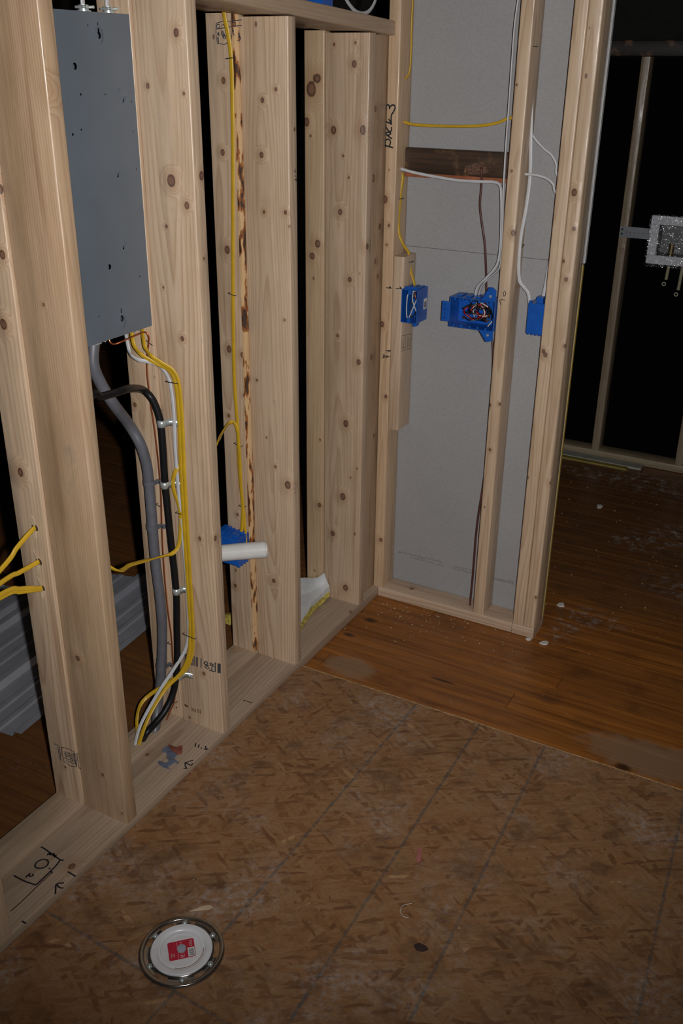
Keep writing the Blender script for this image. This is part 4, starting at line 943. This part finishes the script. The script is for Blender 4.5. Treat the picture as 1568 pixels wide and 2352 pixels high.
isc.add([c+Vector((dx, dy, dz)) for dx, dy, dz in ((-.035,-.02,0),(.012,-.024,0),(.018,.03,0),(-.03,.03,0),(-.028,-.012,.028),(.006,-.016,.036),(.010,.02,.03),(-.022,.022,.02))], [(0,3,2,1),(4,5,6,7),(0,1,5,4),(1,2,6,5),(2,3,7,6),(3,0,4,7)])
o = isc.build('insulation_scrap', M_fib, None, smooth=False, bevel=.004); tag(o, 'small yellow insulation crumb in the gap beside the second stud', 'insulation')

M_roof = plain('galvalume_sheet', (.33,.34,.375), .34, .25, var=.10, vs=12)
def roofing(name, label, x0, wd, y0, y1, z, yaw, ph=0.0, ragged=0.0):
    prof = []; p_ = .2286; x = 0.0
    def hgt(x):
        t = (x+ph) % p_
        if t < .012: return .019*t/.012
        if t < .034: return .019
        if t < .046: return .019*(.046-t)/.012
        for c_ in (.107, .167):
            d = abs(t-c_)
            if d < .014: return .004 if d < .008 else .004*(.014-d)/.006
        return 0.0
    xs = sorted(set([round(k*.002, 4) for k in range(int(wd/.002)+1)]))
    n_ = len(xs); b = MB(); vs = []
    for layer in (0.0, -.0009):
        for (yy) in (y0, y1):
            for x in xs:
                ry = ragged*math.sin(x*9+yy) if yy == y1 else 0
                vs.append((-x, yy-y0+ry, hgt(x)+layer))
    fs = []
    for k in range(n_-1):
        fs.append((k, k+1, n_+k+1, n_+k)); fs.append((2*n_+k, 3*n_+k, 3*n_+k+1, 2*n_+k+1))
        fs.append((k, 2*n_+k, 2*n_+k+1, k+1)); fs.append((n_+k, n_+k+1, 3*n_+k+1, 3*n_+k))
    fs += [(0, n_, 3*n_, 2*n_), (n_-1, 3*n_-1, 4*n_-1, 2*n_-1)]
    me = bpy.data.meshes.new(name); me.from_pydata(vs, [], fs); me.materials.append(M_roof)
    o = bpy.data.objects.new(name, me); place(o, None, T((x0, y0, z)) @ Matrix.Rotation(yaw, 4, 'Z')); return tag(o, label, 'roofing sheet', 'ribbed roofing sheets on the rear floor')
roofing('roofing_sheet', 'ribbed grey metal roofing sheet lying on top of the pile behind the first stud', -.492, .50, .128, 1.06, .0222, math.radians(4.5), ph=.012, ragged=.03)
roofing('roofing_sheet', 'ribbed grey metal roofing sheet under the pile, poking out at far left', -.86, .55, .02, .80, .0015, math.radians(4.5), ph=.07, ragged=.02)

# grey cabinet and pale boards dimly seen through the gaps
g0 = at(688, 888, 'z', 0.0); gz = at(692, 285, 'y', g0.y).z
rc = thing('steel_cabinet', 'grey cabinet glimpsed through the slit between third and fourth studs', 'cabinet', (g0.x-.05, g0.y+.2, 0))
MB().box((g0.x-.30,g0.y,.0), (g0.x+.12,g0.y+.40,gz)).build('body', plain('grey_cabinet_paint', (.25,.27,.28), .5), rc, bevel=.02)
MB().box((g0.x-.29,g0.y-.004,gz*.5), (g0.x+.11,g0.y,gz*.5+.006)).build('door_gap', M_dark, rc)
ra = at(694, 260, 'y', g0.y+.05)
o = MB().box((ra.x-.010,g0.y+.05,gz), (ra.x+.006,g0.y+.065,at(695,133,'y',g0.y+.05).z)).build('metal_channel', M_zinc, None, bevel=.002); tag(o, 'bright upright metal channel on top of the grey cabinet', 'channel')
M_pale = wood('pale_painted_board', seed=50, early=(.42,.40,.34), late=(.36,.33,.27))
for k, (px_, py_, dz) in enumerate(((497,925,.0), (503,975,.0))):
    q = at(px_, py_, 'z', .06+.0*k)
    rt_ = MB().box((q.x-.08,q.y-.5,.0), (q.x+.03,q.y+.3,.055)).build('pale_board', M_pale, None, bevel=.003)
    tag(rt_, ('pale board lying on the rear floor, the farther of two', 'pale board lying on the rear floor, the nearer of two')[k], 'board', 'pale boards on the rear floor')

# ================================================================== LAUNDRY BOX IN THE ROOM BEYOND
yw = 3.147
rl = thing('laundry_box', 'white laundry outlet box in clear wrapping with two pipe stubs, in the dark room', 'outlet box', (.56, yw, .90))
MB().box((.300,yw-.003,1.068), (.445,yw-.0005,1.115)).build('metal_bracket', plain('grey_bracket', (.22,.23,.25), .5, .3), rl)
for z_ in (1.083, 1.102): MB().cyl((.311,yw-.0042,z_), (.311,yw-.003,z_), .0045, 10).build('bracket_hole', M_dark, rl)
for k in range(6): MB().cyl((.33+k*.018,yw-.0036,1.091), (.33+k*.018,yw-.003,1.091), .0018, 8).build('bracket_hole', M_dark, rl)
M_lb = plain('laundry_box_plastic', (.62,.63,.68), .35, var=.05)
x0, x1, z0, z1 = .436, .700, .967, 1.175; t_ = .038
b = MB(); b.box((x0,yw-.022,z0), (x1,yw-.006,z0+t_)); b.box((x0,yw-.022,z1-t_), (x1,yw-.006,z1)); b.box((x0,yw-.022,z0+t_), (x0+t_,yw-.006,z1-t_)); b.box((x1-t_,yw-.022,z0+t_), (x1,yw-.006,z1-t_))
b.build('face_frame', M_lb, rl, bevel=.003)
b = MB(); b.box((x0+t_-.003,yw+.07,z0+t_), (x1-t_+.003,yw+.073,z1-t_)); b.box((x0+t_-.003,yw-.006,z0+t_), (x0+t_,yw+.07,z1-t_)); b.box((x0+t_,yw-.006,z0+t_-.003), (x1-t_,yw+.07,z0+t_)); b.box((x0+t_,yw-.006,z1-t_), (x1-t_,yw+.07,z1-t_+.003)); b.box((x1-t_,yw-.006,z0+t_), (x1-t_+.003,yw+.07,z1-t_))
b.build('tub', plain('laundry_tub_plastic', (.16,.16,.165), .5), rl)
for x_ in (.53, .63):
    MB().cyl((x_,yw+.03,z0+t_), (x_,yw+.03,z0+t_+.05), .012, 12).build('valve', plain('brass_valve', (.30,.20,.07), .35, .9), rl, smooth=40)
for (px_, py_) in ((1528, 648), (1556, 672)):
    q = at(px_, py_, 'y', yw+.02); t0 = Vector((q.x+.004, yw+.02, z0+.004))
    pp_ = MB().cyl(t0, q+Vector((0,0,.012)), .0075, 12).build('supply_stub', plain('cream_pipe', (.30,.27,.17), .45), rl, smooth=40)
    b = MB()
    b.lathe((0,0,0), [(.0095,-.004),(.0095,.004),(.005,.004),(.005,-.004),(.0095,-.004)], 16)
    rg = b.build('ring_end', plain('cream_ring', (.30,.28,.20), .4), pp_, smooth=40)
    rg.matrix_basis = T(q+Vector((-.004,-.008,-.006))) @ Matrix.Rotation(math.pi/2, 4, 'X')
# clear wrapping film, crumpled
fn = NT('clear_plastic_film'); fp = fn.obj()
cr = fn.noise(fp, 26, 3, .6, .8)
fn.p(Base_Color=(.9,.92,.95), Roughness=.08); fb = fn.bump(cr, 1.0, .03)
gl = fn.n('ShaderNodeBsdfGlossy', Roughness=.16, Color=(.9,.92,.95,1)); fn.t.links.new(fb.outputs[0], gl.inputs['Normal'])
mx = fn.n('ShaderNodeMixShader', i0=.13, i1=fn.n('ShaderNodeBsdfTransparent').outputs[0], i2=gl.outputs[0])
fn.t.links.new(mx.outputs[0], fn.t.nodes['Material Output'].inputs['Surface'])
fv = []; nu, nv = 24, 20; r_ = random.Random(9)
for i in range(nu+1):
    for j in range(nv+1):
        fv.append(Vector((x0-.006+(x1-x0+.012)*i/nu, yw-.0265-.007*abs(math.sin(i*.9+j*.5))*r_.uniform(.3,1), z0-.012+(z1-z0+.018)*j/nv)))
MB().add(fv, grid(nu, nv)).build('wrapping_film', fn.m, rl, smooth=True)

# loose trim along the foot of the dark wall
for (xa, xb, ya, yb_, zt, mt, lab) in ((.10,.56,3.085,3.148,.012,plain('pale_trim', (.30,.29,.24), .6),'pale trim strip lying against the foot of the dark stud wall'), (.17,.50,3.050,3.083,.009,plain('yellow_trim', (.26,.20,.04), .6),'yellowish trim strip lying in front of the pale strip in the dark room')):
    o = MB().box((xa,ya,.0003), (xb,yb_,zt)).build('wood_strip', mt, None, bevel=.002); tag(o, lab, 'wood strip')
# ================================================================== SMALL SCRAPS ON THE FLOOR
s_ = 140/1568
cl = thing('plastic_scrap', 'slate blue scrap of broken plastic lying on the bottom plate', 'scrap', at(392,1740,'z',.038))
def blob(pts, ox, oy, s2, h, mat, nm2, parent, z=.038):
    P = [at(ox+a_*s2, oy+b_*s2, 'z', z+.0003) for a_, b_ in pts]
    return MB().prism(P, (0,0,h)).build(nm2, mat, parent, bevel=.0008)
blob([(250,690),(290,655),(430,710),(540,680),(480,560),(470,440),(350,430),(380,350),(490,270),(560,330),(640,420),(760,500),(690,560),(680,620),(800,700),(780,730),(690,690),(600,760),(500,800),(560,870),(420,830),(330,790)], 340, 1690, s_, .003, M_scrap, 'broken_plate', cl)
blob([(520,265),(600,275),(660,310),(740,330),(860,270),(890,330),(880,440),(820,490),(740,480),(640,430),(560,350)], 340, 1690, s_, .006, M_rust, 'rusty_flake', cl)
def scrap(nm2, label, cat, pts, ox, oy, s2, h, mat, z=.018, group=None):
    o = blob(pts, ox, oy, s2, h, mat, nm2, None, z); return tag(o, label, cat, group)
scrap('wood_sliver', 'pale pointed wood sliver lying on the strand board behind the flange', 'wood scrap', [(860,190),(990,140),(1060,115),(1140,115),(1175,140),(1130,165),(1000,180)], 280, 2060, 280/1568, .002, M_chip)
for i, (px_, py_, r_, lab) in enumerate(((1250,1478,6,'flat plaster crumb on the boards just right of the partition end'), (1213,1469,4,'small plaster crumb under the corner of the partition end'), (1376,1164,5,'plaster lump on the dark floor of the room beyond'), (1288,1390,6,'loose plaster dust lump on the floor right of the partition'))):
    P = [(px_+r_*1.6*math.cos(k*1.05+i)*(1+.3*math.sin(k*2.7+i)), py_+r_*.8*math.sin(k*1.05+i)) for k in range(6)]
    scrap('plaster_crumb', lab, 'debris', P, 0, 0, 1, .004, M_crumb, 0.0)
scrap('pink_scrap', 'small pink crayon stub on the strand board beside the middle chalk line', 'scrap', [(955,1975),(958,1952),(966,1946),(970,1956),(966,1978),(958,1984)], 0, 0, 1, .003, M_pink)
scrap('bark_flake', 'dark bark flake on the strand board near the bottom of the picture', 'debris', [(950,2172),(962,2167),(978,2174),(984,2182),(970,2187),(955,2183)], 0, 0, 1, .003, plain('dark_bark', (.035,.016,.014), .8))
hp = [at(a_, b_, 'z', .0205) for a_, b_ in ((945,2075),(925,2080),(919,2092),(925,2104),(938,2108))]
o = MB().sweep(spline(hp, 6), .0005, .0005, (0,0,1), 6).build('white_strand', M_lblw, None); tag(o, 'thin white curled strand lying on the strand board', 'scrap')
# sawdust and grit nobody could count
sd = MB(); rs = random.Random(12)
def grit(x, y, z, s2):
    P = [Vector((x+s2*rs.uniform(-1,1), y+s2*rs.uniform(-1,1), z)) for _ in range(3)]
    sd.add(P+[Vector((x, y, z+s2*rs.uniform(.3,.9)))], [(0,1,2),(0,1,3),(1,2,3),(2,0,3)])
for k in range(260): grit(rs.gauss(.22,.16), YB-abs(rs.gauss(.0,.10))-.004, .0, rs.uniform(.0010,.0042))
for k in range(130): grit(rs.uniform(.02,1.9), rs.uniform(-.6,.82), .0182, rs.uniform(.0006,.0022))
for k in range(240): grit(rs.gauss(.85,.4), rs.uniform(1.6,3.0), .0, rs.uniform(.001,.005))
for k in range(70): grit(rs.uniform(.6,1.9), rs.uniform(.86,1.6), .0, rs.uniform(.0008,.003))
for k in range(60): grit(rs.uniform(-.12,.0), rs.uniform(-.35,1.3), .0383, rs.uniform(.0006,.0018))
o = sd.build('sawdust', M_chip, None, fix=False); tag(o, 'scattered sawdust and plaster grit on the floors', 'sawdust', kind='stuff')
